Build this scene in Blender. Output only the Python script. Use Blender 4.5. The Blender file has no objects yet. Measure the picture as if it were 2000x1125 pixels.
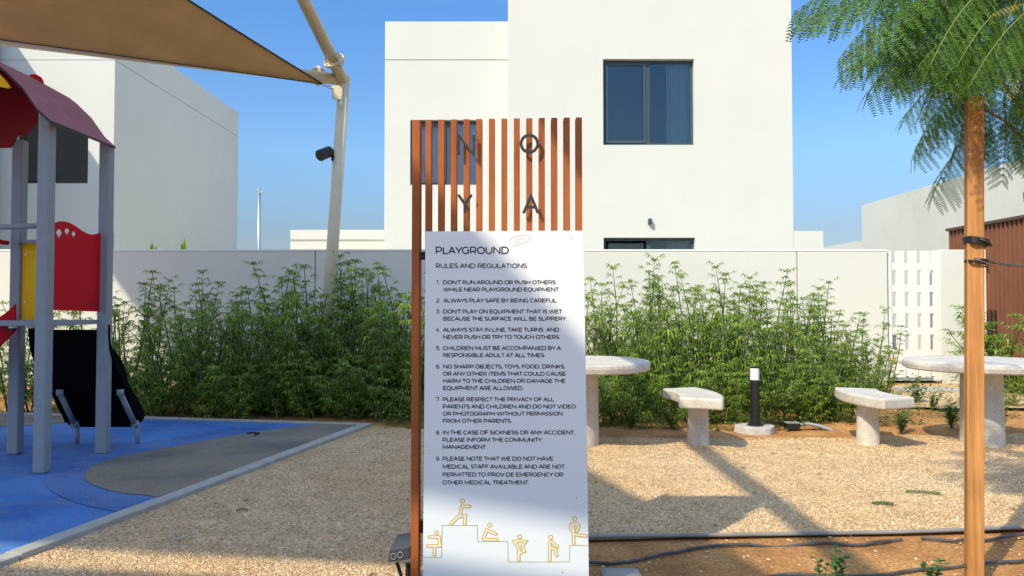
import bpy, bmesh, math, random
from math import sin, cos, pi, radians, tan, atan2, sqrt
from mathutils import Vector, Matrix

random.seed(7)
S = bpy.context.scene
COL = S.collection

# ------------------------------------------------------------------ camera
CAM_H = 1.2
FOC = 1444.0                      # focal length in photo pixels (2000 wide)
PITCH = math.atan(37.5 / FOC)
cd = bpy.data.cameras.new('camera')
cd.sensor_width = 36.0
cd.lens = 36.0 * FOC / 2000.0
cd.clip_start = 0.05
cd.clip_end = 3000
cam = bpy.data.objects.new('camera', cd)
COL.objects.link(cam)
cam.location = (0, 0, CAM_H)
cam.rotation_euler = (pi / 2 + PITCH, 0, 0)
S.camera = cam

# ------------------------------------------------------------------ sun and sky
SUN = Vector((0.70, 0.80, -1.0)).normalized()      # direction of travel
ELEV = math.asin(-SUN.z)
AZ = atan2(-SUN.x, -SUN.y)                         # compass from +Y, clockwise
world = bpy.data.worlds.new('World')
S.world = world
world.use_nodes = True
wn = world.node_tree
bg = wn.nodes['Background']
sky = wn.nodes.new('ShaderNodeTexSky')
sky.sky_type = 'NISHITA'
sky.sun_disc = False
sky.sun_elevation = ELEV
sky.sun_rotation = AZ
sky.air_density = 1.25
sky.dust_density = 0.6
sky.ozone_density = 2.6
# clean dry air: the horizon stays blue instead of bleaching to white
wtc = wn.nodes.new('ShaderNodeTexCoord')
wsx = wn.nodes.new('ShaderNodeSeparateXYZ')
wn.links.new(wtc.outputs['Generated'], wsx.inputs[0])
wr = wn.nodes.new('ShaderNodeValToRGB')
we = wr.color_ramp.elements
we[0].position = 0.0; we[0].color = (.21, .22, .275, 1)
we[1].position = 1.0; we[1].color = (1.25, 1.2, 1.1, 1)
for p_, c_ in ((.10, (.235, .265, .335, 1)), (.20, (.31, .41, .51, 1)), (.38, (.26, .42, .60, 1)), (.58, (1.12, 1.10, 1.04, 1))):
    k_ = we.new(p_); k_.color = c_
wn.links.new(wsx.outputs['Z'], wr.inputs[0])
wm = wn.nodes.new('ShaderNodeMix'); wm.data_type = 'RGBA'; wm.blend_type = 'MULTIPLY'; wm.inputs[0].default_value = 1
wn.links.new(sky.outputs[0], wm.inputs[6]); wn.links.new(wr.outputs[0], wm.inputs[7])
wn.links.new(wm.outputs[2], bg.inputs[0])
bg.inputs[1].default_value = 0.15
sd = bpy.data.lights.new('sun', 'SUN')
sd.energy = 2.05
sd.angle = radians(0.7)
sd.color = (1.0, 0.93, 0.72)
sun = bpy.data.objects.new('sun', sd)
COL.objects.link(sun)
sun.location = (-8, -8, 14)
sun.rotation_euler = SUN.to_track_quat('-Z', 'Y').to_euler()
S.view_settings.view_transform = 'Standard'
S.view_settings.look = 'None'
S.view_settings.gamma = 1
S.view_settings.use_curve_mapping = False
S.view_settings.exposure = 1.17
try:
    S.cycles.max_bounces = 8
    S.cycles.transparent_max_bounces = 12
except Exception:
    pass

# ------------------------------------------------------------------ helpers
def ray(px, py):
    a = (px - 1000) / FOC
    b = -(py - 562.5) / FOC
    return Vector((a, cos(PITCH) - b * sin(PITCH), sin(PITCH) + b * cos(PITCH)))

def P(px, py, Y):
    r = ray(px, py)
    k = Y / r.y
    return Vector((r.x * k, Y, CAM_H + r.z * k))

def G(px, py, z=0.0):
    r = ray(px, py)
    k = (z - CAM_H) / r.z
    return Vector((r.x * k, r.y * k, z))

class MB:
    def __init__(s):
        s.v = []; s.f = []; s.mi = []; s.cur = 0
    def add(s, vs, fs):
        o = len(s.v)
        s.v.extend([tuple(v) for v in vs])
        for f in fs:
            s.f.append(tuple(i + o for i in f)); s.mi.append(s.cur)
    def box(s, x0, x1, y0, y1, z0, z1):
        vs = [(x0,y0,z0),(x1,y0,z0),(x1,y1,z0),(x0,y1,z0),(x0,y0,z1),(x1,y0,z1),(x1,y1,z1),(x0,y1,z1)]
        s.add(vs, [(0,3,2,1),(4,5,6,7),(0,1,5,4),(1,2,6,5),(2,3,7,6),(3,0,4,7)])
        return s
    def tube(s, pts, r, n=12, caps=True):
        pts = [Vector(p) for p in pts]
        rs = r if isinstance(r, (list, tuple)) else [r] * len(pts)
        rings = []
        up = None
        for i, p in enumerate(pts):
            if i == 0: t = pts[1] - p
            elif i == len(pts) - 1: t = p - pts[i-1]
            else: t = (pts[i+1] - p).normalized() + (p - pts[i-1]).normalized()
            t.normalize()
            if up is None:
                up = Vector((0,0,1)) if abs(t.z) < .9 else Vector((1,0,0))
            a = t.cross(up).normalized(); b = a.cross(t).normalized()
            up = b
            rings.append([p + (a*cos(2*pi*k/n) + b*sin(2*pi*k/n)) * rs[i] for k in range(n)])
        vs = [v for rg in rings for v in rg]
        fs = []
        for i in range(len(pts)-1):
            for k in range(n):
                k2 = (k+1) % n
                fs.append((i*n+k, i*n+k2, (i+1)*n+k2, (i+1)*n+k))
        if caps:
            fs.append(tuple(range(n))[::-1]); fs.append(tuple((len(pts)-1)*n+k for k in range(n)))
        s.add(vs, fs)
        return s
    def lathe(s, c, prof, n=32):
        vs = []; fs = []
        for (r, z) in prof:
            for k in range(n):
                vs.append((c[0] + r*cos(2*pi*k/n), c[1] + r*sin(2*pi*k/n), c[2] + z))
        m = len(prof)
        for i in range(m-1):
            for k in range(n):
                k2 = (k+1) % n
                fs.append((i*n+k, i*n+k2, (i+1)*n+k2, (i+1)*n+k))
        fs.append(tuple(range(n))[::-1]); fs.append(tuple((m-1)*n+k for k in range(n)))
        s.add(vs, fs)
        return s
    def prism(s, poly, fn0, fn1):
        """poly: 2D outline; fn0/fn1 map (u,v) to the two faces"""
        n = len(poly)
        vs = [fn0(*p) for p in poly] + [fn1(*p) for p in poly]
        fs = [tuple(range(n)), tuple(range(2*n-1, n-1, -1))]
        for k in range(n):
            k2 = (k+1) % n
            fs.append((k, n+k, n+k2, k2))
        s.add(vs, fs)
        return s
    def build(s, name, mat, parent=None, bevel=0, smooth=False, origin=None, seg=2, fixn=True):
        off = Vector((0,0,0))
        if parent is not None:
            q = parent
            while q is not None:
                off += q.location; q = q.parent
        o0 = Vector(origin) if origin is not None else off
        me = bpy.data.meshes.new(name)
        me.from_pydata([(v[0]-o0.x, v[1]-o0.y, v[2]-o0.z) for v in s.v], [], s.f)
        mats = mat if isinstance(mat, (list, tuple)) else [mat]
        for m in mats: me.materials.append(m)
        if any(s.mi):
            me.polygons.foreach_set('material_index', s.mi)
        if fixn and len(s.f) < 20000:
            bm = bmesh.new(); bm.from_mesh(me)
            bmesh.ops.recalc_face_normals(bm, faces=bm.faces)
            bm.to_mesh(me); bm.free()
        me.update()
        if smooth:
            me.polygons.foreach_set('use_smooth', [True]*len(me.polygons))
        o = bpy.data.objects.new(name, me)
        COL.objects.link(o)
        if parent is not None:
            o.parent = parent
            o.location = o0 - off
        else:
            o.location = o0
        if bevel:
            b = o.modifiers.new('bevel', 'BEVEL'); b.width = bevel; b.segments = seg
            b.limit_method = 'ANGLE'; b.angle_limit = radians(40)
            if smooth is False:
                me.polygons.foreach_set('use_smooth', [False]*len(me.polygons))
        return o

def tag(o, label=None, cat=None, group=None, kind=None):
    if label: o['label'] = label
    if cat: o['category'] = cat
    if group: o['group'] = group
    if kind: o['kind'] = kind
    return o

def thing(name, label, cat, loc=(0,0,0), group=None):
    o = bpy.data.objects.new(name, None)
    o.empty_display_size = .2
    COL.objects.link(o)
    o.location = loc
    return tag(o, label, cat, group)

def copy_tree(o, parent=None):
    c = o.copy(); COL.objects.link(c); c.parent = parent
    for ch in list(o.children):
        copy_tree(ch, c)
    return c

# ------------------------------------------------------------------ materials
def mat(name, color, rough=.6, metal=0, spec=.5, var=0, vscale=5, bump=0, bscale=60, bdist=.003, coat=0):
    m = bpy.data.materials.new(name); m.use_nodes = True
    nt = m.node_tree; b = nt.nodes['Principled BSDF']
    b.inputs['Base Color'].default_value = (*color, 1)
    b.inputs['Roughness'].default_value = rough
    b.inputs['Metallic'].default_value = metal
    b.inputs['Specular IOR Level'].default_value = spec
    b.inputs['Coat Weight'].default_value = coat
    tc = nt.nodes.new('ShaderNodeTexCoord')
    if var:
        n = nt.nodes.new('ShaderNodeTexNoise'); n.inputs['Scale'].default_value = vscale
        n.inputs['Detail'].default_value = 6
        nt.links.new(tc.outputs['Object'], n.inputs['Vector'])
        r = nt.nodes.new('ShaderNodeMapRange')
        r.inputs[1].default_value = .3; r.inputs[2].default_value = .7
        r.inputs[3].default_value = 1-var; r.inputs[4].default_value = 1+var
        nt.links.new(n.outputs[0], r.inputs[0])
        h = nt.nodes.new('ShaderNodeVectorMath'); h.operation = 'SCALE'
        h.inputs[0].default_value = color
        nt.links.new(r.outputs[0], h.inputs['Scale'])
        nt.links.new(h.outputs[0], b.inputs['Base Color'])
    if bump:
        n2 = nt.nodes.new('ShaderNodeTexNoise'); n2.inputs['Scale'].default_value = bscale
        n2.inputs['Detail'].default_value = 4
        nt.links.new(tc.outputs['Object'], n2.inputs['Vector'])
        bp = nt.nodes.new('ShaderNodeBump'); bp.inputs['Strength'].default_value = bump
        bp.inputs['Distance'].default_value = bdist
        nt.links.new(n2.outputs[0], bp.inputs['Height'])
        nt.links.new(bp.outputs[0], b.inputs['Normal'])
    return m

def ramp(nt, src, stops):
    r = nt.nodes.new('ShaderNodeValToRGB')
    e = r.color_ramp.elements
    e[0].position = stops[0][0]; e[0].color = (*stops[0][1], 1)
    e[1].position = stops[-1][0]; e[1].color = (*stops[-1][1], 1)
    for p, c in stops[1:-1]:
        k = e.new(p); k.color = (*c, 1)
    nt.links.new(src, r.inputs[0])
    return r.outputs[0]

def mixc(nt, fac, a, b, mode='MIX'):
    m = nt.nodes.new('ShaderNodeMix'); m.data_type = 'RGBA'; m.blend_type = mode
    for s, v in ((m.inputs[0], fac), (m.inputs[6], a), (m.inputs[7], b)):
        if hasattr(v, 'node'): nt.links.new(v, s)
        elif isinstance(v, (int, float)): s.default_value = v
        else: s.default_value = (*v, 1)
    return m.outputs[2]

def noise(nt, vec, scale, detail=4, rough=.5):
    n = nt.nodes.new('ShaderNodeTexNoise'); n.inputs['Scale'].default_value = scale
    n.inputs['Detail'].default_value = detail; n.inputs['Roughness'].default_value = rough
    nt.links.new(vec, n.inputs['Vector'])
    return n.outputs[0]

def ground_mat(name, kind):
    m = bpy.data.materials.new(name); m.use_nodes = True
    nt = m.node_tree; b = nt.nodes['Principled BSDF']
    tc = nt.nodes.new('ShaderNodeTexCoord'); v = tc.outputs['Object']
    b.inputs['Roughness'].default_value = .95
    b.inputs['Specular IOR Level'].default_value = .15
    if kind == 'gravel':
        vo = nt.nodes.new('ShaderNodeTexVoronoi'); vo.inputs['Scale'].default_value = 92
        nt.links.new(v, vo.inputs['Vector'])
        sep = nt.nodes.new('ShaderNodeSeparateColor'); nt.links.new(vo.outputs['Color'], sep.inputs[0])
        c = ramp(nt, sep.outputs[0], [(0, (.36,.235,.12)), (.25, (.60,.38,.20)), (.6, (.76,.52,.285)), (.9, (.84,.63,.39)), (1, (.86,.74,.55))])
        big = noise(nt, v, 1.1, 3)
        f = nt.nodes.new('ShaderNodeMapRange'); f.inputs[1].default_value = .38; f.inputs[2].default_value = .68; f.inputs[4].default_value = .6
        nt.links.new(big, f.inputs[0])
        c = mixc(nt, f.outputs[0], c, (.60,.33,.12))
        sm = noise(nt, v, 5.5, 4)
        f2 = nt.nodes.new('ShaderNodeMapRange'); f2.inputs[1].default_value = .3; f2.inputs[2].default_value = .7; f2.inputs[3].default_value = .8; f2.inputs[4].default_value = 1.15
        nt.links.new(sm, f2.inputs[0])
        sc = nt.nodes.new('ShaderNodeVectorMath'); sc.operation = 'SCALE'
        nt.links.new(c, sc.inputs[0]); nt.links.new(f2.outputs[0], sc.inputs['Scale'])
        nt.links.new(sc.outputs[0], b.inputs['Base Color'])
        bp = nt.nodes.new('ShaderNodeBump'); bp.invert = True; bp.inputs['Strength'].default_value = 1.0; bp.inputs['Distance'].default_value = .011
        nt.links.new(vo.outputs['Distance'], bp.inputs['Height'])
        nt.links.new(bp.outputs[0], b.inputs['Normal'])
    elif kind == 'soil':
        a = noise(nt, v, 2.2, 8, .65)
        c = ramp(nt, a, [(.3, (.33,.16,.06)), (.5, (.58,.28,.10)), (.7, (.72,.41,.16))])
        g = noise(nt, v, 60, 6, .75)
        c2 = ramp(nt, g, [(.35, (.48,.45,.42)), (.58, (1,1,1)), (.72, (1.2,1.22,1.25))])
        c = mixc(nt, 1.0, c, c2, 'MULTIPLY')
        nt.links.new(c, b.inputs['Base Color'])
        bp = nt.nodes.new('ShaderNodeBump'); bp.inputs['Strength'].default_value = .9; bp.inputs['Distance'].default_value = .02
        g2 = noise(nt, v, 22, 8, .7)
        nt.links.new(g2, bp.inputs['Height'])
        nt.links.new(bp.outputs[0], b.inputs['Normal'])
    else:
        base, dark, lite = kind
        g = noise(nt, v, 110, 4, .85)
        c = ramp(nt, g, [(.33, dark), (.5, base), (.68, lite)])
        big = noise(nt, v, 1.3, 5)
        c2 = ramp(nt, big, [(.35, (.62,.66,.78)), (.55, (1,1,1)), (.72, (1.2,1.15,1.1))])
        c = mixc(nt, 1.0, c, c2, 'MULTIPLY')
        st = noise(nt, v, 7, 6, .7)
        f = nt.nodes.new('ShaderNodeMapRange'); f.inputs[1].default_value = .45; f.inputs[2].default_value = .75; f.inputs[4].default_value = .55
        nt.links.new(st, f.inputs[0])
        c = mixc(nt, f.outputs[0], c, (.24,.24,.24))
        nt.links.new(c, b.inputs['Base Color'])
        bp = nt.nodes.new('ShaderNodeBump'); bp.inputs['Strength'].default_value = .6; bp.inputs['Distance'].default_value = .004
        nt.links.new(g, bp.inputs['Height'])
        nt.links.new(bp.outputs[0], b.inputs['Normal'])
    return m

def stucco(name, color, stain=.08):
    m = bpy.data.materials.new(name); m.use_nodes = True
    nt = m.node_tree; b = nt.nodes['Principled BSDF']
    tc = nt.nodes.new('ShaderNodeTexCoord'); v = tc.outputs['Object']
    b.inputs['Roughness'].default_value = .9
    b.inputs['Specular IOR Level'].default_value = .2
    a = noise(nt, v, .9, 6, .6)
    mp = nt.nodes.new('ShaderNodeMapping'); mp.inputs['Scale'].default_value = (5, 5, .35)
    nt.links.new(v, mp.inputs['Vector'])
    s2 = noise(nt, mp.outputs[0], 1.0, 5, .6)
    dark = tuple(c*(1-stain*1.6) for c in color)
    dirt = (color[0]*(1-stain), color[1]*(1-stain*1.1), color[2]*(1-stain*1.5))
    c = ramp(nt, a, [(.32, dark), (.52, color), (.75, tuple(min(.9, k*1.03) for k in color))])
    f = nt.nodes.new('ShaderNodeMapRange'); f.inputs[1].default_value = .52; f.inputs[2].default_value = .75; f.inputs[4].default_value = .7
    nt.links.new(s2, f.inputs[0])
    c = mixc(nt, f.outputs[0], c, dirt)
    nt.links.new(c, b.inputs['Base Color'])
    g = noise(nt, v, 45, 5, .65)
    bp = nt.nodes.new('ShaderNodeBump'); bp.inputs['Strength'].default_value = .35; bp.inputs['Distance'].default_value = .006
    nt.links.new(g, bp.inputs['Height'])
    nt.links.new(bp.outputs[0], b.inputs['Normal'])
    return m

def leafmat(name, c1, c2, trans=.35, rough=.5):
    m = bpy.data.materials.new(name); m.use_nodes = True
    nt = m.node_tree; b = nt.nodes['Principled BSDF']; out = nt.nodes['Material Output']
    geo = nt.nodes.new('ShaderNodeNewGeometry')
    tc = nt.nodes.new('ShaderNodeTexCoord')
    r = ramp(nt, geo.outputs['Random Per Island'], [(0, c1), (1, c2)])
    n = noise(nt, tc.outputs['Object'], 3.0, 2)
    c = mixc(nt, 1.0, r, ramp(nt, n, [(.35, (.7,.75,.7)), (.65, (1.25,1.2,1.0))]), 'MULTIPLY')
    nt.links.new(c, b.inputs['Base Color'])
    b.inputs['Roughness'].default_value = rough
    b.inputs['Specular IOR Level'].default_value = .35
    tr = nt.nodes.new('ShaderNodeBsdfTranslucent')
    c3 = mixc(nt, 1.0, c, (1.3,1.6,.5), 'MULTIPLY')
    nt.links.new(c3, tr.inputs[0])
    mx = nt.nodes.new('ShaderNodeMixShader'); mx.inputs[0].default_value = trans
    nt.links.new(b.outputs[0], mx.inputs[1]); nt.links.new(tr.outputs[0], mx.inputs[2])
    nt.links.new(mx.outputs[0], out.inputs['Surface'])
    return m

def fabric(name, color, trans):
    m = bpy.data.materials.new(name); m.use_nodes = True
    nt = m.node_tree; b = nt.nodes['Principled BSDF']; out = nt.nodes['Material Output']
    tc = nt.nodes.new('ShaderNodeTexCoord')
    n = noise(nt, tc.outputs['Object'], 1.2, 6, .6)
    c = mixc(nt, 1.0, color, ramp(nt, n, [(.3, (.86,.86,.86)), (.7, (1.1,1.1,1.1))]), 'MULTIPLY')
    nt.links.new(c, b.inputs['Base Color'])
    b.inputs['Roughness'].default_value = .9; b.inputs['Specular IOR Level'].default_value = .1
    tr = nt.nodes.new('ShaderNodeBsdfTranslucent'); nt.links.new(c, tr.inputs[0])
    mx = nt.nodes.new('ShaderNodeMixShader'); mx.inputs[0].default_value = trans
    nt.links.new(b.outputs[0], mx.inputs[1]); nt.links.new(tr.outputs[0], mx.inputs[2])
    nt.links.new(mx.outputs[0], out.inputs['Surface'])
    wv = noise(nt, tc.outputs['Object'], 400, 2)
    bp = nt.nodes.new('ShaderNodeBump'); bp.inputs['Strength'].default_value = .3; bp.inputs['Distance'].default_value = .002
    nt.links.new(wv, bp.inputs['Height']); nt.links.new(bp.outputs[0], b.inputs['Normal'])
    return m

def glassmat(name, tint, refl=.35):
    m = bpy.data.materials.new(name); m.use_nodes = True
    nt = m.node_tree; out = nt.nodes['Material Output']
    nt.nodes.remove(nt.nodes['Principled BSDF'])
    t = nt.nodes.new('ShaderNodeBsdfTransparent'); t.inputs[0].default_value = (*tint, 1)
    g = nt.nodes.new('ShaderNodeBsdfGlossy'); g.inputs['Roughness'].default_value = .03
    fr = nt.nodes.new('ShaderNodeFresnel'); fr.inputs[0].default_value = 1.5
    ad = nt.nodes.new('ShaderNodeMath'); ad.operation = 'ADD'; ad.inputs[1].default_value = refl; ad.use_clamp = True
    nt.links.new(fr.outputs[0], ad.inputs[0])
    mx = nt.nodes.new('ShaderNodeMixShader')
    nt.links.new(ad.outputs[0], mx.inputs[0]); nt.links.new(t.outputs[0], mx.inputs[1]); nt.links.new(g.outputs[0], mx.inputs[2])
    nt.links.new(mx.outputs[0], out.inputs['Surface'])
    return m

def woodmat(name, c1, c2, axis=2, scale=1.0):
    m = bpy.data.materials.new(name); m.use_nodes = True
    nt = m.node_tree; b = nt.nodes['Principled BSDF']
    tc = nt.nodes.new('ShaderNodeTexCoord')
    mp = nt.nodes.new('ShaderNodeMapping')
    sc = [60*scale]*3; sc[axis] = 2.2*scale
    mp.inputs['Scale'].default_value = sc
    nt.links.new(tc.outputs['Object'], mp.inputs['Vector'])
    n = noise(nt, mp.outputs[0], 1.0, 6, .65)
    c = ramp(nt, n, [(.3, c1), (.7, c2)])
    n2 = noise(nt, tc.outputs['Object'], 3.5, 3)
    c = mixc(nt, 1.0, c, ramp(nt, n2, [(.3, (.78,.76,.74)), (.65, (1.1,1.1,1.1))]), 'MULTIPLY')
    nt.links.new(c, b.inputs['Base Color'])
    b.inputs['Roughness'].default_value = .75; b.inputs['Specular IOR Level'].default_value = .25
    bp = nt.nodes.new('ShaderNodeBump'); bp.inputs['Strength'].default_value = .4; bp.inputs['Distance'].default_value = .002
    nt.links.new(n, bp.inputs['Height']); nt.links.new(bp.outputs[0], b.inputs['Normal'])
    return m

def terrazzo(name):
    m = bpy.data.materials.new(name); m.use_nodes = True
    nt = m.node_tree; b = nt.nodes['Principled BSDF']
    tc = nt.nodes.new('ShaderNodeTexCoord'); v = tc.outputs['Object']
    vo = nt.nodes.new('ShaderNodeTexVoronoi'); vo.inputs['Scale'].default_value = 130
    nt.links.new(v, vo.inputs['Vector'])
    sep = nt.nodes.new('ShaderNodeSeparateColor'); nt.links.new(vo.outputs['Color'], sep.inputs[0])
    c = ramp(nt, sep.outputs[1], [(0, (.48,.42,.34)), (.15, (.56,.50,.42)), (.8, (.62,.57,.49)), (1, (.70,.66,.58))])
    n = noise(nt, v, 6, 5, .65)
    c = mixc(nt, 1.0, c, ramp(nt, n, [(.3, (.80,.78,.75)), (.6, (1.02,1.02,1.02))]), 'MULTIPLY')
    nt.links.new(c, b.inputs['Base Color'])
    b.inputs['Roughness'].default_value = .6
    n2 = noise(nt, v, 160, 3, .7)
    bp = nt.nodes.new('ShaderNodeBump'); bp.inputs['Strength'].default_value = .35; bp.inputs['Distance'].default_value = .002
    nt.links.new(n2, bp.inputs['Height']); nt.links.new(bp.outputs[0], b.inputs['Normal'])
    return m

M = {}
M['soil'] = ground_mat('orange_soil', 'soil')
M['gravel'] = ground_mat('gravel', 'gravel')
M['blue'] = ground_mat('blue_rubber', ((.07,.205,.50), (.035,.11,.34), (.15,.32,.62)))
M['halo'] = ground_mat('purple_blue_rubber', ((.088,.185,.42), (.045,.10,.29), (.17,.29,.55)))
M['grey_r'] = ground_mat('grey_rubber', ((.235,.19,.135), (.11,.09,.065), (.42,.36,.27)))
M['kerb'] = mat('kerb_concrete', (.40,.37,.32), .9, var=.12, vscale=9, bump=.5, bscale=120)
M['concrete'] = mat('rough_concrete', (.46,.42,.36), .95, var=.15, vscale=14, bump=.9, bscale=50, bdist=.01)
M['white'] = stucco('white_render', (.65,.65,.585), .015)
M['white2'] = stucco('white_render_far', (.60,.61,.56), .05)
M['wall'] = stucco('boundary_wall_render', (.68,.68,.60), .02)
M['coping'] = mat('wall_top', (.78,.77,.72), .85, bump=.3)
M['groove'] = mat('wall_groove', (.42,.41,.37), .9)
M['gate'] = mat('white_gate_paint', (.78,.77,.72), .5)
M['brown'] = mat('brown_corrugated_steel', (.19,.068,.032), .55, var=.1, vscale=3)
M['frame'] = mat('window_frame', (.045,.075,.095), .45)
M['dark_frame'] = mat('dark_window_frame', (.03,.033,.04), .45)
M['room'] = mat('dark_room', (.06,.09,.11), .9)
M['curtain'] = mat('curtain', (.55,.66,.70), .9)
M['blind'] = mat('grey_blind', (.62,.64,.68), .9)
M['glass'] = glassmat('window_glass', (.78,.84,.84), .06)
M['bglass'] = glassmat('blind_window_glass', (.85,.87,.90), .04)
M['dglass'] = glassmat('dark_window_glass', (.3,.3,.33), .06)
M['cream'] = mat('cream_paint', (.66,.58,.39), .4, var=.05, vscale=8, bump=.15, bscale=30)
M['sail'] = fabric('tan_shade_cloth', (.74,.52,.27), .62)
M['hem'] = mat('sail_hem', (.05,.04,.03), .8)
M['steel'] = mat('galvanised_steel', (.55,.56,.57), .35, metal=.9, var=.1, vscale=30)
M['black'] = mat('black_metal', (.012,.012,.014), .4)
M['blackp'] = mat('black_plastic', (.004,.004,.004), .8, spec=.05)
M['greyp'] = mat('grey_post_coating', (.29,.305,.31), .7, spec=.2, var=.04, vscale=10)
M['red'] = mat('red_panel', (.58,.008,.018), .7, spec=.12, var=.05, vscale=6, bump=.1, bscale=200)
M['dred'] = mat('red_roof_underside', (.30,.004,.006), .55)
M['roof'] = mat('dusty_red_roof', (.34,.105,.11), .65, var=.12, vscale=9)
M['yellow'] = mat('yellow_panel', (.90,.50,.004), .6, spec=.2, var=.04, vscale=6)
M['bolt'] = mat('bolt_metal', (.45,.44,.42), .4, metal=.8)
M['rust'] = woodmat('rust_painted_slat', (.33,.085,.022), (.44,.13,.035))
M['slat_side'] = mat('slat_side_dark', (.085,.045,.03), .6)
M['panel'] = mat('white_sign_board', (.76,.78,.785), .35, var=.015, vscale=3)
M['ink'] = mat('black_print', (.015,.015,.03), .6)
M['gold'] = mat('gold_print', (.66,.40,.005), .5)
M['line'] = mat('olive_print_line', (.38,.31,.09), .6)
M['letter'] = mat('dark_bronze_letter', (.045,.04,.037), .4, metal=.3, var=.3, vscale=60)
M['terrazzo'] = terrazzo('cast_stone')
M['stake'] = woodmat('pine_stake', (.34,.14,.038), (.62,.30,.10), scale=.7)
M['bark'] = mat('tree_bark', (.28,.19,.13), .9, var=.25, vscale=18, bump=1, bscale=30, bdist=.01)
M['strap'] = mat('black_strap', (.02,.02,.022), .5)
M['wire'] = mat('wire_grey', (.16,.14,.12), .5, metal=.5)
M['pipe'] = mat('black_drip_pipe', (.075,.07,.065), .5, var=.4, vscale=15)
M['edging'] = mat('grey_edging', (.25,.24,.22), .6, var=.2, vscale=5)
M['conduit'] = mat('grey_conduit', (.27,.27,.27), .6)
M['lamp_white'] = mat('frosted_diffuser', (.80,.80,.78), .35)
M['shrub'] = leafmat('hemp_leaf', (.065,.125,.022), (.37,.44,.095), .44)
M['stem'] = mat('green_stem', (.085,.12,.03), .8)
M['cover'] = leafmat('ground_leaf', (.05,.11,.02), (.15,.23,.05), .3)
M['frond'] = leafmat('flame_tree_leaf', (.028,.085,.010), (.13,.24,.024), .42, .45)
M['frond_y'] = leafmat('yellow_leaf', (.38,.30,.05), (.50,.40,.09), .4, .5)
M['rachis'] = mat('leaf_stalk', (.14,.19,.045), .6)
M['seedling'] = leafmat('seedling_leaf', (.05,.12,.035), (.12,.22,.08), .25)
M['banana'] = leafmat('bright_leaf', (.16,.26,.02), (.28,.36,.05), .4)
M['peb'] = None

def pebmat():
    m = bpy.data.materials.new('pebble'); m.use_nodes = True
    nt = m.node_tree; b = nt.nodes['Principled BSDF']
    g = nt.nodes.new('ShaderNodeNewGeometry')
    c = ramp(nt, g.outputs['Random Per Island'], [(0, (.36,.24,.125)), (.4, (.62,.43,.23)), (.85, (.76,.56,.34)), (1, (.85,.73,.55))])
    nt.links.new(c, b.inputs['Base Color']); b.inputs['Roughness'].default_value = .9
    b.inputs['Specular IOR Level'].default_value = .2
    return m
M['peb'] = pebmat()

# ------------------------------------------------------------------ ground
def sheet(name, poly, z, m, kind='structure', **k):
    b = MB(); b.add([(p[0], p[1], z) for p in poly], [tuple(range(len(poly)))])
    o = b.build(name, m)
    # make sure it faces up
    if o.data.polygons[0].normal.z < 0:
        o.data.flip_normals()
    return tag(o, kind=kind, **k)

# soil: one big sheet with gentle relief near the camera
def relief(x, y):
    n = 0
    for a, b_, c, d in ((1.7, .9, .3, .012), (3.1, -2.3, 1.1, .008), (6.3, 5.1, 2.0, .005), (-11, 8.3, .7, .003), (17, 15, 0, .002)):
        n += d*sin(a*x+b_*y+c)
    return n
b = MB()
xs = [-600,-60,-12] + [-8 + .125*i for i in range(0, 137)] + [12,60,600]
ys = [-600,-60,-8] + [.5 + .125*i for i in range(0, 88)] + [15,60,1200]
def near(x, y): return 1 if (.0 < x < 9 and 2 < y < 11.3) or (-8 < x <= 0 and 8.1 < y < 11.3) else 0
def inmask(x, y):
    # relief shows only on bare soil: near strip and bed behind the gravel
    if y < 3.7 and x > .05: return 1
    if y > 7.2 and x > -1.3: return 1
    if y > 8.4: return 1
    return 0
vs = [(x, y, (relief(x, y) - .012)*inmask(x, y)*(1 if (-8 < x < 9.2 and .5 < y < 11.4) else 0) - (.0 if inmask(x, y) else .012)) for y in ys for x in xs]
nx = len(xs)
fs = [(j*nx+i, j*nx+i+1, (j+1)*nx+i+1, (j+1)*nx+i) for j in range(len(ys)-1) for i in range(nx-1)]
b.add(vs, fs)
tag(b.build('ground', M['soil'], smooth=True), kind='structure')

def jag(pts, step=.12, amp=.03):
    out = []
    for i in range(len(pts)):
        a = Vector(pts[i]).to_2d(); c = Vector(pts[(i+1) % len(pts)]).to_2d()
        n = max(1, int((c-a).length/step))
        d = (c-a).normalized(); nn = Vector((-d.y, d.x))
        for k in range(n):
            q = a + (c-a)*k/n
            out.append(q + nn*random.uniform(-amp, amp)*(1 if k else 0))
    return out
KO = [(-4.05, -3.6), G(0,1112).to_2d(), G(727,833).to_2d()]          # kerb, outer side
d = (Vector(KO[2]) - Vector(KO[1])).normalized()
KO[0] = tuple(Vector(KO[1]) - d*8)
far_corner = Vector(KO[2])
def edge_y(x):                 # plastic edging between gravel and near soil bed
    return 3.80 + .075*x
gl = [KO[0], KO[1], KO[2], (-.9, 7.30), (.4, 6.92), (1.6, 6.75), (2.6, 6.74), (3.5, 6.9), (4.6, 6.95), (6.0, 7.3), (9, 7.6),
      (9, edge_y(9)), (.12, edge_y(.12)), (.12, -3), (-2.0, -4)]
gpoly = []
for i, p in enumerate(gl):
    q = gl[(i+1) % len(gl)]
    gpoly.append(Vector(p))
    if 2 <= i < 10:
        a = Vector(p); c = Vector(q); n = int((c-a).length/.1)
        for k in range(1, n):
            t = a + (c-a)*k/n
            gpoly.append(t + Vector((0, random.uniform(-.05, .05) + .05*sin(k*.9))))
sheet('gravel_ground', [Vector(p) for p in gpoly], .006, M['gravel'])
# patch of pale gravel path towards the gate
pth = jag([G(1750,800).to_2d(), G(2120,800).to_2d(), (8.0, 11.4), (5.95, 11.4), G(1735,765).to_2d()], .15, .05)
sheet('gravel_path', pth, .022, M['gravel'])

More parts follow.
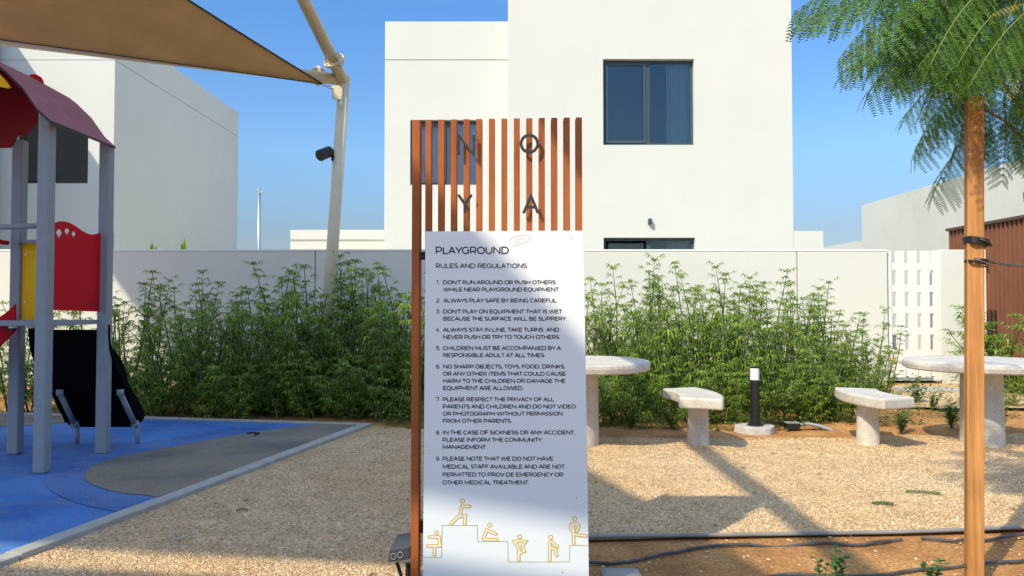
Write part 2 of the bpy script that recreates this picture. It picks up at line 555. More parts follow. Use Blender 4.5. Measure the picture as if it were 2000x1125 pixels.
# ------------------------------------------------------------------ playground surface
kin = []   # kerb inner line
nrm = Vector((-d.y, d.x))
KI0 = Vector(KO[0]) + nrm*.10; KI2 = far_corner + nrm*.10 - d*.10
far_dir = (G(250,813).to_2d() - G(700,827).to_2d()).normalized()
fl = far_corner + far_dir*9.5
fn = Vector((far_dir.y, -far_dir.x))
if fn.y > 0: fn = -fn
inner_corner = far_corner + far_dir*.12 + fn*.08
blue = [KI0, Vector(KI2), fl + fn*.08, Vector((-12, -4))]
sheet('rubber_play_surface', blue, .018, M['blue'])
# far grey corner of the surface
gtip = [(163,940),(170,925),(190,911),(225,900),(270,890),(340,878),(420,862),(520,845),(620,833),(690,829)]
glow = [(300,975),(250,973),(205,963),(175,952)]
def inner(pxy):
    return G(*pxy).to_2d()
hal = [(85,945),(100,915),(150,893),(230,875),(340,860),(440,849),(560,836),(650,830),(690,829)]
hlow = [(330,1010),(230,1008),(150,990),(100,968)]
def onk(t): return Vector(KI0) + (Vector(KI2)-Vector(KI0))*t
def kerb_at(y):
    a, c = Vector(KI0), Vector(KI2)
    return a + (c-a)*((y-a.y)/(c.y-a.y))
poly = [inner(p) for p in hal] + [kerb_at(7.45), kerb_at(4.25)] + [inner(p) for p in hlow]
def smoothp(pl, it=2):
    for _ in range(it):
        o = []
        for i in range(len(pl)):
            a, c = pl[i], pl[(i+1) % len(pl)]
            o += [a*.75 + c*.25, a*.25 + c*.75]
        pl = o
    return pl
def clipk(pl):
    o = []
    for p in pl:
        k = kerb_at(p.y)
        o.append(Vector((min(p.x, k.x - .002), p.y)))
    return o
sheet('rubber_surface_halo', clipk(smoothp(poly)), .022, M['halo'])
poly = [inner(p) for p in gtip] + [kerb_at(7.48), kerb_at(4.55)] + [inner(p) for p in glow]
sheet('rubber_surface_grey', clipk(smoothp(poly)), .026, M['grey_r'])
bl = jag([fl + fn*.1, Vector((-3.7, fl.y-.2)), Vector((-3.55, 7.9)), Vector((-4.3, 7.45)), Vector((-7, 7.5)), Vector((-12, 6.9))], .5, .02)
sheet('rubber_surface_back_grey', [G(170,814).to_2d(), G(130,828).to_2d(), G(40,836).to_2d(), G(-200,842).to_2d(), G(-400,822).to_2d(), G(-200,816).to_2d()], .022, M['grey_r'])
# kerb: a real step
b = MB()
def kstrip(a, c, w, nn, z=.035):
    a = Vector(a); c = Vector(c)
    q = [a, c, c + nn*w, a + nn*w]
    vs = [(p.x, p.y, -.05) for p in q] + [(p.x, p.y, z) for p in q]
    b.add(vs, [(0,1,2,3),(7,6,5,4),(0,4,5,1),(1,5,6,2),(2,6,7,3),(3,7,4,0)])
L = (far_corner - Vector(KO[0])).length
n = int(L/1.0)
for i in range(n):
    a = Vector(KO[0]) + d*(L*i/n + .003); c = Vector(KO[0]) + d*(L*(i+1)/n - .003)
    kstrip(a, c, .10, nrm, .034 + random.uniform(-.002, .002))
for i in range(9):
    a = far_corner + far_dir*(.105 + i*1.0); c = far_corner + far_dir*(1.10 + i*1.0)
    kstrip(a, c, .07, fn, .034)
tag(b.build('kerb', M['kerb'], bevel=.006), kind='structure')

# ------------------------------------------------------------------ pebbles as real stones
def pebbles(name, N, area, zf, smin, smax, label):
    vs = []; fs = []
    oct_ = [(1,0,0),(-1,0,0),(0,1,0),(0,-1,0),(0,0,1),(0,0,-1)]
    of = [(0,2,4),(2,1,4),(1,3,4),(3,0,4),(2,0,5),(1,2,5),(3,1,5),(0,3,5)]
    for _ in range(N):
        x, y = area()
        s = random.uniform(smin, smax)
        a = random.uniform(0, pi); ca, sa = cos(a), sin(a)
        sx, sy, sz = s*random.uniform(.8,1.5), s*random.uniform(.7,1.1), s*random.uniform(.45,.8)
        z = zf(x, y) + sz*.35
        o = len(vs)
        for (u, v, w) in oct_:
            u = u*sx*random.uniform(.8,1.2); v = v*sy*random.uniform(.8,1.2); w = w*sz
            u2 = u + w*random.uniform(-.5,.5)
            vs.append((x + u2*ca - v*sa, y + u2*sa + v*ca, z + w))
        for f in of: fs.append((o+f[0], o+f[1], o+f[2]))
    b = MB(); b.v = vs; b.f = fs; b.mi = [0]*len(fs)
    o = b.build(name, M['peb'], fixn=False)
    return tag(o, label=label, cat='gravel', kind='stuff')
def kerb_outer_x(y):
    a = Vector(KO[1]); c = Vector(KO[2]); return a.x + (c.x-a.x)*(y-a.y)/(c.y-a.y)
def area_left():
    while True:
        y = 3.0 + 4.2*random.random()**1.5
        x = random.uniform(-2.6, .3)
        if x > kerb_outer_x(y) + .01 and abs(x) < .75*y+.2: return x, y
def area_right():
    while True:
        y = 3.7 + 3.1*random.random()**1.3
        x = random.uniform(.1, 5.2)
        if y > edge_y(x)+.02 and x < .75*y + .1: return x, y
def area_soil():
    y = random.uniform(3.1, 3.95); x = random.uniform(.15, 3.0)
    return x, min(y, edge_y(x)-.02) - random.random()**2*.1
pebbles('gravel', 26000, area_left, lambda x, y: .006, .0030, .0075, 'loose crushed limestone gravel between the kerb and the sign')
pebbles('gravel', 34000, area_right, lambda x, y: .006, .0030, .0075, 'loose sunlit golden gravel around the stone tables')
pebbles('gravel', 220, area_soil, lambda x, y: relief(x, y) - .012, .004, .011, 'scattered stones on the orange soil in front of the edging')

# ------------------------------------------------------------------ boundary wall
WY = 11.55
wallz = P(1000, 487, WY).z
w = thing('boundary_wall', 'long low white rendered boundary wall running behind the green shrubs', 'wall', (0, WY+.1, 0))
cuts = [-13.0, P(615,600,WY).x, P(1558,600,WY).x, P(1735,600,WY).x]
for i in range(3):
    b = MB(); b.box(cuts[i] + .008, cuts[i+1] - .008, WY, WY+.2, -.1, wallz - .03)
    b.build('wall_panel', M['wall'], w, bevel=.006)
    b = MB(); b.box(cuts[i] + .004, cuts[i+1] - .004, WY-.006, WY+.206, wallz - .03, wallz)
    b.build('coping', M['coping'], w, bevel=.004)
b = MB()
for c in cuts[1:3]: b.box(c-.008, c+.008, WY+.03, WY+.17, -.1, wallz-.03)
b.build('joint_filler', M['groove'], w)
# gate
g0 = P(1738,600,WY).x; g1 = P(1838,600,WY).x
gt = thing('slatted_gate', 'white metal garden gate of upright slats with small square spacers', 'gate', ((g0+g1)/2, WY+.1, 0))
gx = [(1740,1747), (1754.5,1771), (1779,1796), (1804,1821), (1830,1842)]
pitchx = P(1779,600,WY).x - P(1754.5,600,WY).x
slatw = P(1771,600,WY).x - P(1754.5,600,WY).x
for i in range(3):
    x0 = P(1754.5,600,WY).x + pitchx*(i-.0)
    b = MB(); b.box(x0, x0+slatw, WY+.05, WY+.09, .1, wallz-.02)
    b.build('slat', M['gate'], gt, bevel=.003)
b = MB(); b.box(g0, g0+.06, WY+.05, WY+.10, .05, wallz-.02); b.build('gate_post', M['gate'], gt, bevel=.003)
g2 = P(1754.5,600,WY).x + pitchx*3; b = MB(); b.box(g2, g1+.04, WY+.05, WY+.10, .05, wallz-.02); b.build('gate_post', M['gate'], gt, bevel=.003)
for k in range(5):
    z = P(1000, [520,563,605,647,690][k], WY).z
    for i in range(4):
        x0 = P(1754.5,600,WY).x + pitchx*i - (pitchx-slatw)
        b = MB(); b.box(x0+.002, x0+(pitchx-slatw)-.002, WY+.055, WY+.085, z-.055, z+.055)
        b.build('spacer', M['gate'], gt)
b = MB(); b.box(g0+.062, g2-.002, WY+.092, WY+.12, .12, .22); b.build('bottom_rail', M['gate'], gt)
sheet('yard_bounce_sheet', [(-16,11.8),(7.9,11.8),(7.9,40),(-16,40)], .03, mat('warm_bounce', (.64,.55,.40), .9, var=.08, vscale=3))  # added pale sheet behind the wall, bounces warm light onto the left villa
# gate pier
p0 = P(1846,600,WY).x; p1 = P(1888,600,WY).x
b = MB(); b.box(g1+.041, p1+.35, WY+.055, WY+.40, -.1, wallz-.0)
o = b.build('gate_pier', M['wall'], origin=(p0, WY, 0), bevel=.008); tag(o, 'smooth white square pier at the right side of the slatted gate', 'pier')
# threshold slabs
for i, (a, c, yy, ww) in enumerate(((1745,1872,738,.28), (1752,1868,765,.22))):
    pa = G(a, yy); pc = G(c, yy)
    b = MB(); b.box(pa.x, pc.x, pa.y-ww, pa.y+ww, -.03, .05)
    o = b.build('paving_slab', M['kerb'], origin=(pa.x, pa.y, 0), bevel=.006)
    tag(o, ['grey paving slab right at the foot of the white gate', 'grey paving slab one step in front of the gate slab'][i], 'slab')

# brown corrugated screen
BX = 8.1
bs = thing('corrugated_screen', 'rust brown corrugated metal screen standing right of the gate', 'screen', (BX, 11, 0))
ztop = P(1855, 452, BX/ (855/FOC)).z
yfar = BX/(855/FOC)
prof = []
y = yfar; k = 0
while y > 7.4:
    prof.append((BX, y)); prof.append((BX, y-.05)); prof.append((BX+.035, y-.06)); prof.append((BX+.035, y-.10))
    y -= .11
vs = [(p[0], p[1], -.05) for p in prof] + [(p[0], p[1], ztop) for p in prof]
n = len(prof)
b = MB(); b.add(vs, [(i, i+1, n+i+1, n+i) for i in range(n-1)])
b.build('corrugated_sheet', M['brown'], bs)
b = MB(); b.box(BX-.05, BX+.09, 7.35, yfar+.02, ztop+.002, ztop+.05); b.build('top_cap', M['slat_side'], bs)

# ------------------------------------------------------------------ villas
def wall_holes(b, x0, x1, z0, z1, y, holes, depth=.16):
    """front wall facing -Y with rectangular holes and real reveals"""
    xs = sorted({x0, x1, *[h[0] for h in holes], *[h[1] for h in holes]})
    zs = sorted({z0, z1, *[h[2] for h in holes], *[h[3] for h in holes]})
    for i in range(len(xs)-1):
        for j in range(len(zs)-1):
            cx = (xs[i]+xs[i+1])/2; cz = (zs[j]+zs[j+1])/2
            if any(h[0] < cx < h[1] and h[2] < cz < h[3] for h in holes): continue
            b.add([(xs[i],y,zs[j]),(xs[i+1],y,zs[j]),(xs[i+1],y,zs[j+1]),(xs[i],y,zs[j+1])], [(0,1,2,3)])
    for (a, c, e, f) in holes:
        Y = y + depth
        b.add([(a,y,e),(a,Y,e),(a,Y,f),(a,y,f)], [(0,1,2,3)])
        b.add([(c,y,e),(c,y,f),(c,Y,f),(c,Y,e)], [(0,1,2,3)])
        b.add([(a,y,f),(a,Y,f),(c,Y,f),(c,y,f)], [(0,1,2,3)])
        b.add([(a,y,e),(c,y,e),(c,Y,e),(a,Y,e)], [(0,1,2,3)])
def shell(b, x0, x1, y0, y1, z0, z1):
    b.add([(x0,y0,z0),(x0,y1,z0),(x0,y1,z1),(x0,y0,z1)], [(3,2,1,0)])
    b.add([(x1,y0,z0),(x1,y1,z0),(x1,y1,z1),(x1,y0,z1)], [(0,1,2,3)])
    b.add([(x0,y1,z0),(x1,y1,z0),(x1,y1,z1),(x0,y1,z1)], [(3,2,1,0)])
    b.add([(x0,y0,z1),(x1,y0,z1),(x1,y1,z1),(x0,y1,z1)], [(0,1,2,3)])
def window(par, x0, x1, z0, z1, y, depth, fm, gm, split=.5, curtain=True, fw=.055, panel=True, blind=False):
    Y = y + depth - .05
    f = MB()
    f.box(x0, x0+fw, Y, Y+.06, z0, z1); f.box(x1-fw, x1, Y, Y+.06, z0, z1)
    f.box(x0+fw, x1-fw, Y, Y+.06, z1-fw, z1); f.box(x0+fw, x1-fw, Y, Y+.06, z0, z0+fw)
    xm = x0 + (x1-x0)*split
    f.box(xm-.04, xm+.04, Y+.002, Y+.058, z0+fw, z1-fw)
    fo = f.build('window', fm, par, bevel=.004)
    if panel:                     # the sliding sash, proud of the fixed light
        s = MB(); a, c = x0+fw+.002, xm-.042
        s.box(a, a+.05, Y-.02, Y+.02, z0+fw+.002, z1-fw-.002); s.box(c-.05, c, Y-.02, Y+.02, z0+fw+.002, z1-fw-.002)
        s.box(a+.05, c-.05, Y-.02, Y+.02, z1-fw-.055, z1-fw-.002); s.box(a+.05, c-.05, Y-.02, Y+.02, z0+fw+.002, z0+fw+.055)
        s.build('sash', fm, fo, bevel=.003)
    g = MB(); g.box(x0+fw+.052, xm-.1, Y+.005, Y+.012, z0+fw+.055, z1-fw-.055); g.build('pane', gm, fo)
    g = MB(); g.box(xm+.041, x1-fw-.001, Y+.03, Y+.037, z0+fw+.001, z1-fw-.001); g.build('pane', gm, fo)
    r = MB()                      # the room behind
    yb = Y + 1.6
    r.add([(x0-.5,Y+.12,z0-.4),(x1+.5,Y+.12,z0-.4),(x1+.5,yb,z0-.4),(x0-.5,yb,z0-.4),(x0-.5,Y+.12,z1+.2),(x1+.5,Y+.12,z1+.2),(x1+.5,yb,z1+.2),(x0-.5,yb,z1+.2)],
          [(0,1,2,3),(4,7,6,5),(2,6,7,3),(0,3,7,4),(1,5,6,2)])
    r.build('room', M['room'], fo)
    if blind:
        q_ = MB(); q_.box(x0+.01, x1-.01, Y+.064, Y+.07, z0+.01, z1-.01); q_.build('blind', M['blind'], fo)
    if curtain:
        c = MB(); n = 40; w0 = xm + (x1-xm)*.45; w1 = x1-.02
        vs = []
        for i in range(n+1):
            x = w0 + (w1-w0)*i/n
            yy = Y + .17 + .035*sin(i*1.25) + .012*sin(i*2.9)
            vs.append((x, yy, z0)); vs.append((x, yy, z1))
        c.add(vs, [(2*i, 2*i+2, 2*i+3, 2*i+1) for i in range(n)])
        c.build('curtain', M['curtain'], fo)
    return fo

# centre villa
cv = thing('villa', 'white two storey villa directly behind the sign with one large square window', 'house', (2.8, 15.0, 0))
TY = 15.0
tx0 = P(992, 300, TY).x; tx1 = P(1548, 300, TY).x
w1 = (P(1178,200,TY).x, P(1356,200,TY).x, P(1200,283,TY).z, P(1200,115,TY).z)
w2 = (P(1178,200,TY).x, P(1356,200,TY).x, 0.9, P(1200,464,TY).z)
b = MB()
wall_holes(b, tx0, tx1, -.1, 8.6, TY, [w1, w2]); shell(b, tx0, tx1, TY, 22, -.1, 8.6)
b.build('tower_wall', M['white'], cv, fixn=False)
window(cv, *w1, TY, .16, M['frame'], M['glass'], .5)
window(cv, *w2, TY, .16, M['frame'], M['glass'], .5, panel=False)
LY = 15.45
lx0 = P(751,300,LY).x; lz = P(800,42,LY).z; gz = P(800,117,LY).z
w3 = (P(801,300,LY).x, P(942,300,LY).x, P(850,361,LY).z, P(850,234,LY).z)
b = MB()
wall_holes(b, lx0, tx0+.01, -.1, gz-.012, LY, [w3]); 
wall_holes(b, lx0, tx0+.01, gz+.012, lz, LY, [])
b.add([(lx0,LY+.02,gz-.012),(tx0,LY+.02,gz-.012),(tx0,LY+.02,gz+.012),(lx0,LY+.02,gz+.012)], [(0,1,2,3)])
b.add([(lx0,LY,gz-.012),(tx0,LY,gz-.012),(tx0,LY+.02,gz-.012),(lx0,LY+.02,gz-.012)], [(0,1,2,3)])
b.add([(lx0,LY,gz+.012),(tx0,LY,gz+.012),(tx0,LY+.02,gz+.012),(lx0,LY+.02,gz+.012)], [(0,1,2,3)])
b.add([(lx0,LY,-.1),(lx0,22,-.1),(lx0,22,lz),(lx0,LY,lz)], [(3,2,1,0)])
b.add([(lx0,22,-.1),(tx0,22,-.1),(tx0,22,lz),(lx0,22,lz)], [(3,2,1,0)])
b.add([(lx0,LY,lz),(tx0,LY,lz),(tx0,22,lz),(lx0,22,lz)], [(0,1,2,3)])
b.build('wing_wall', M['white'], cv, fixn=False)
f3 = window(cv, *w3, LY, .16, M['frame'], M['bglass'], .52, curtain=False, panel=True, blind=True)
# low annexes
QY = 16.6
b = MB(); b.box(P(567,470,QY).x, lx0-.003, QY, 20, -.1, P(600,449,QY).z); b.build('annex', M['white'], cv)
b = MB(); b.box(P(567,470,QY).x+.002, lx0-.004, QY-.012, QY, P(600,470,QY).z, P(600,467,QY).z); b.build('annex_groove', M['groove'], cv)
b = MB(); b.box(tx1+.003, P(1608,470,15.01).x, 15.01, 17, -.1, P(1580,451,15.01).z); b.build('annex', M['white'], cv)
lp = P(1268.5, 433, TY)
b = MB(); b.box(lp.x-.035, lp.x+.035, TY-.10, TY, lp.z-.055, lp.z+.055); b.build('wall_light', M['frame'], cv, bevel=.008)

# left villa
lv = thing('villa', 'white villa at the left behind the red roofed play tower', 'house', (-10, 15, 0))
vx = P(222,300,15).x; vz = P(222, 50, 15).z; vgz = P(222,118,15).z
yb = 15*(778/535)
w4 = (P(30,300,15).x, P(172,300,15).x, P(100,358,15).z, P(100,236,15).z)
b = MB()
wall_holes(b, -16, vx, -.1, vgz-.015, 15, [w4])
wall_holes(b, -16, vx, vgz+.015, vz, 15, [])
b.add([(-16,15.008,vgz-.015),(vx-.008,15.008,vgz-.015),(vx-.008,15.008,vgz+.015),(-16,15.008,vgz+.015)], [(0,1,2,3)])
for (za, zb) in ((-.1, vgz-.015), (vgz+.015, vz)):
    b.add([(vx,15,za),(vx,yb,za),(vx,yb,zb),(vx,15,zb)], [(0,1,2,3)])
b.add([(vx-.008,15.008,vgz-.015),(vx-.008,yb,vgz-.015),(vx-.008,yb,vgz+.015),(vx-.008,15.008,vgz+.015)], [(0,1,2,3)])
b.add([(-16,15,vz),(vx,15,vz),(vx,yb,vz),(-16,yb,vz)], [(0,1,2,3)])
b.add([(-16,15,vgz-.015),(vx,15,vgz-.015),(vx,yb,vgz-.015),(-16,yb,vgz-.015)], [(0,1,2,3)])
b.add([(-16,yb,-.1),(vx,yb,-.1),(vx,yb,vz),(-16,yb,vz)], [(3,2,1,0)])
b.build('main_wall', M['white'], lv, fixn=False)
window(lv, *w4, 15, .16, M['dark_frame'], M['dglass'], .46, curtain=False)
b = MB(); b.box(-16, -10.45, 11.9, 14.9, -.1, 7.0); b.build('front_wing', M['white'], lv)

# right villa
rv = thing('villa', 'long plain white villa wall at the right beyond the brown screen', 'house', (12, 18, 0))
RX = 11.4
yr = RX/(685/FOC); zr = P(1685,401,yr).z
b = MB(); b.box(RX, 19, 10.5, yr, -.1, zr); b.build('wall', M['white2'], rv)
b = MB(); b.box(P(1672,480,yr+2).x, P(1700,480,yr+2).x, yr+2, yr+5, -.1, P(1680,471,yr+2).z); b.build('annex', M['white2'], rv)
fh = G(1000, 601.5)
# far street lamp
ly = 42
a = P(507,487,ly); c = P(506,372,ly)
sl = thing('street_lamp', 'thin grey street lamp pole far behind the wall under the sail', 'street lamp', (a.x, ly, 0))
b = MB(); b.tube([(a.x, ly, 0), (c.x, ly, c.z)], [.11,.085], 10); b.build('pole', M['steel'], sl, smooth=True)
b = MB(); b.box(c.x-.05, c.x+.28, ly-.08, ly+.08, c.z-.12, c.z-.04); b.box(c.x-.07, c.x+.05, ly-.1, ly+.1, c.z-.05, c.z+.1); b.build('lamp_head', M['steel'], sl)
# rod and leaf tips behind the wall
a = P(221,490,12.2)
b = MB(); b.tube([(a.x, 12.2, 0), (P(221,456,12.2).x, 12.2, P(221,456,12.2).z)], .012, 6)
tag(b.build('thin_rod', M['wire'], origin=(a.x,12.2,0)), 'thin rusty rod poking up behind the wall beside the play tower', 'rod')
def strap_leaf(b, base, tip, w, bend):
    base, tip = Vector(base), Vector(tip); n = 7
    side = Vector((1,.4,0)).normalized()
    vs = []
    for i in range(n+1):
        t = i/n; p = base.lerp(tip, t) + Vector((bend*sin(t*pi*.5)**2, 0, 0)); ww = w*sin(pi*(t*.85+.12))
        vs += [p - side*ww, p + Vector((0,.4*ww,0)), p + side*ww]
    b.add(vs, [f for i in range(n) for f in ((3*i,3*i+1,3*i+4,3*i+3),(3*i+1,3*i+2,3*i+5,3*i+4))])
for (px, py, lab, bend) in ((293,474,'bright green leaf tip curling over the wall top, the left one',.10), (364,465,'bright green pointed leaf tip over the wall top, the right one',-.02)):
    a = P(px,490,12.3); t = P(px,py,12.3)
    pl = thing('garden_plant', lab, 'plant', (a.x, 12.3, 0))
    b = MB(); b.tube([(a.x,12.3,0),(a.x,12.3,a.z-.1)], .02, 6); b.build('stem', M['stem'], pl)
    b = MB()
    for k in range(3):
        strap_leaf(b, (a.x+random.uniform(-.03,.03),12.3,a.z-.25), (t.x+random.uniform(-.07,.07),12.3+random.uniform(-.1,.1),t.z-.05*k), .045, bend)
    b.build('leaf', M['banana'], pl, fixn=False)

# ------------------------------------------------------------------ shade structure
def sail(name, label, cn, sag, m=M['sail'], n=24, drop=0):
    """four corners in order, each edge sagging inwards"""
    c = [Vector(p) for p in cn]
    ctr = sum(c, Vector())/4
    def e(a, b_, t, s):
        mid = (a+b_)/2; inn = (ctr-mid)*s
        return a.lerp(b_, t) + inn*4*t*(1-t)
    if not isinstance(sag, (list,tuple)): sag = [sag]*4
    vs = []
    for j in range(n+1):
        v = j/n
        for i in range(n+1):
            u = i/n
            bot = e(c[0],c[1],u,sag[0]); top = e(c[3],c[2],u,sag[2])
            lef = e(c[0],c[3],v,sag[3]); rig = e(c[1],c[2],v,sag[1])
            p = bot*(1-v)+top*v + lef*(1-u)+rig*u - (c[0]*(1-u)*(1-v)+c[1]*u*(1-v)+c[2]*u*v+c[3]*(1-u)*v)
            p.z += -drop*16*u*(1-u)*v*(1-v)
            vs.append(p)
    b = MB(); N = n+1
    b.add(vs, [(j*N+i, j*N+i+1, (j+1)*N+i+1, (j+1)*N+i) for j in range(n) for i in range(n)])
    root = thing(name, label, 'shade sail', tuple(c[0]))
    o = b.build('fabric', m, root, smooth=True, fixn=False)
    sdm = o.modifiers.new('thick', 'SOLIDIFY'); sdm.thickness = .004
    border = [vs[i] for i in range(N)] + [vs[j*N+n] for j in range(1,N)] + [vs[n*N+i] for i in range(n-1,-1,-1)] + [vs[j*N] for j in range(n-1,0,-1)]
    h = MB()
    h.tube(border + [border[0]], .011, 6, caps=False)
    h.build('edge_cable', M['hem'], root, smooth=True)
    return root, vs, N
PY = 9.5
elbow = P(672, 158, PY)
foot = P(636, 640, PY); foot = Vector((foot.x - .04, PY, 0))
st = thing('shade_mast', 'leaning cream steel mast of the shade structure rising from the shrubs', 'mast', tuple(foot))
b = MB(); b.tube([foot - (elbow-foot)*.02, elbow + (elbow-foot).normalized()*.06], [.078,.075], 28)
b.build('pole', M['cream'], st, smooth=True, fixn=False)
apex = elbow + (P(594,0,8.66) - elbow)*5.2
b = MB(); b.tube([elbow + Vector((0,0,-.02)), apex], .075, 28); b.build('upper_arm', M['cream'], st, smooth=True)
beam_end = P(-260, 38, 7.48)
bdir = (P(0,72,8.04) - P(665,153,PY)).normalized()
beam_end = elbow + Vector((0,0,-.0)) + bdir*5.2
b = MB(); b.tube([P(668,156,PY), P(0,75.5,8.04) + bdir*1.5], .075, 28); b.build('crossbeam', M['cream'], st, smooth=True)
def flange(p, dirv, r, par, name='flange'):
    dirv = dirv.normalized()
    b = MB(); b.tube([p - dirv*.014, p - dirv*.002], r, 24); b.tube([p + dirv*.002, p + dirv*.014], r, 24)
    q = dirv.orthogonal().normalized(); w_ = dirv.cross(q)
    for k in range(8):
        a = 2*pi*k/8; c = p + (q*cos(a)+w_*sin(a))*(r-.022)
        b.tube([c - dirv*.034, c + dirv*.034], .011, 6)
    for k in range(6):
        a = 2*pi*(k+.5)/6; c = (q*cos(a)+w_*sin(a))
        for s_ in (-1, 1):
            v0 = p + dirv*.014*s_
            b.add([v0 + c*.07, v0 + c*(r-.005), v0 + c*.07 + dirv*s_*.09], [(0,1,2)])
    b.build(name, M['cream'], par, fixn=False)
ua = (apex-elbow).normalized()
flange(elbow + ua*.30, ua, .135, st)
flange(P(621,148,PY), bdir, .13, st)
# lug plate and chain between mast and sail corner
c1 = P(655,176,PY-.06); c0 = P(630,165,9.30)
b = MB(); b.box(c1.x-.035, c1.x+.10, PY-.10, PY-.085, c1.z-.13, c1.z+.05); b.build('lug_plate', M['cream'], st, bevel=.01)
b = MB()
nl = 5
for i in range(nl):
    a = c0.lerp(c1, i/nl); c = c0.lerp(c1, (i+1)/nl); m_ = (a+c)/2; dv = (c-a)
    L_ = dv.length*.62; dn = dv.normalized(); sd_ = (Vector((0,1,0)) if i % 2 else Vector((0,0,1))); sd_ = (sd_ - dn*sd_.dot(dn)).normalized()
    pts = [m_ + dn*L_*cos(2*pi*k/10) + sd_*.017*sin(2*pi*k/10) for k in range(11)]
    b.tube(pts, .006, 6, caps=False)
b.build('chain', M['steel'], st, smooth=True)
b = MB()
for i in range(4):
    m_ = P(667-i*1.0, 190+i*6, PY-.1)
    pts = [m_ + Vector((.010*sin(2*pi*k/10), .004*sin(2*pi*k/10), .02*cos(2*pi*k/10))) for k in range(11)]
    b.tube(pts, .005, 6, caps=False)
b.build('chain', M['steel'], st, smooth=True)
# flood light on the mast
fa = P(653,309,PY-.02)
fl_ = thing('spot_light', 'small black cylindrical spot light clamped to the leaning mast', 'spot light', tuple(fa))
b = MB(); b.tube([fa + Vector((.03,0,0)), fa + Vector((-.03,-.0,0))], .045, 20); b.build('mount', M['black'], fl_)
b = MB(); b.tube([fa, P(644,303,PY-.04), P(641,299,PY-.05)], .016, 10); b.build('arm', M['black'], fl_, smooth=True)
b = MB(); hd0 = P(646,295,PY-.02); hd1 = P(624,304,PY-.18)
b.tube([hd0, hd0.lerp(hd1,.1), hd0.lerp(hd1,.97), hd1], [.055,.072,.074,.07], 24); b.build('lamp_body', M['black'], fl_, smooth=False)

# visible sail
p1 = P(630,164,9.30); p3 = (-5.25, 3.6, 5.2); p4 = (-8.6, 2.2, 5.2); p2 = P(-420,22,7.3)
_, svs, SN = sail('shade_sail', 'taut brown fabric shade sail stretched over the play tower, chained to the mast', [tuple(p1), tuple(p2), p4, p3], [.012,.1,.1,.06], drop=.1)
# seam on its underside
# further sails of the same structure, over and behind the camera
sail('shade_sail', 'brown shade sail high above the gravel left of the sign', [(-2.63,-1.2,5.5), (-5.52,5.22,6.6), (-10.4,4.4,6.6), (-9.4,-.19,5.5)], [0,0,0,0])
sail('shade_sail', 'brown shade sail behind the camera on the near side', [(-7.4,.09,4.5), (-1.85,-.62,4.5), (-2,-3.2,4.5), (-7.4,-3.0,4.5)], [0,0,0,0])
sail('shade_sail', 'topmost brown shade sail above the play tower', [(-4.35,5.1,7.0), (-4.35,8.5,6.8), (-9.85,8.5,6.8), (-9.85,4.9,7.0)], [0,0,0,0])
b = MB(); b.tube([(-1.34,-4,4.2), (-1.34,6.0,4.2)], .078, 20)
b.tube([(-1.34,-4,-.05), (-1.34,-4,4.2)], .09, 20)
o = b.build('shade_beam', M['cream'], origin=(-1.34,-4,0), smooth=True); tag(o, 'cream steel beam of the shade structure overhead between sign and sails', 'beam')

# ------------------------------------------------------------------ play tower
PT = thing('play_tower', 'play tower with grey posts, dusty red roof, red and yellow panels and black slide', 'play structure', (-3.7, 5.6, .018))
def roofz(x):
    pr_ = [(-3.25-u, P(222,291,6.03).z+v) for u, v in ((0,0), (.09,.08), (.20,.235), (.33,.36), (.39,.405), (.67,.56))]
    pr_ = pr_ + [(-7.84-q_[0], q_[1]) for q_ in pr_[::-1][1:]]
    for (xa, za), (xb_, zb_) in zip(pr_[:-1], pr_[1:]):
        if xb_ <= x <= xa: return za + (zb_-za)*(x-xa)/(xb_-xa) - .004
    return 2.45
def slant(b):
    for i_ in range(4, 8):
        v_ = b.v[i_]; b.v[i_] = (v_[0], v_[1], roofz(v_[0]))
def post(px0, px1, py_base, topz, ang=0):
    g = G((px0+px1)/2, py_base)
    x, y = g.x, g.y + .045
    b = MB(); h = .044
    b.box(x-h, x+h, y-h, y+h, .019, topz)
    if topz == 2.47: slant(b)
    b.build('post', M['greyp'], PT, bevel=.014, seg=3)
    return x, y
ax, ay = post(53, 94, 931, 2.47)
bx_, by = post(6, 38, 893, P(40,272,5.95).z)
cx, cy = post(179, 210, 892, 2.47)
dx, dy = ax-.70, ay-.02
b = MB(); b.box(dx-.044, dx+.044, dy-.044, dy+.044, .019, 2.47); slant(b); b.build('post', M['greyp'], PT, bevel=.014, seg=3)
# platform
zp = P(100, 633, ay).z
b = MB(); b.box(bx_-.02, ax+.02, ay+.052, by+.03, zp-.015, zp+.02); b.build('platform', M['greyp'], PT, bevel=.004)
b = MB()
for k in range(4):
    b.lathe((bx_+.15+.14*k, ay+.2, zp-.035), [(.03,0),(.03,.02)], 10)
b.build('platform_bolt', M['steel'], PT)
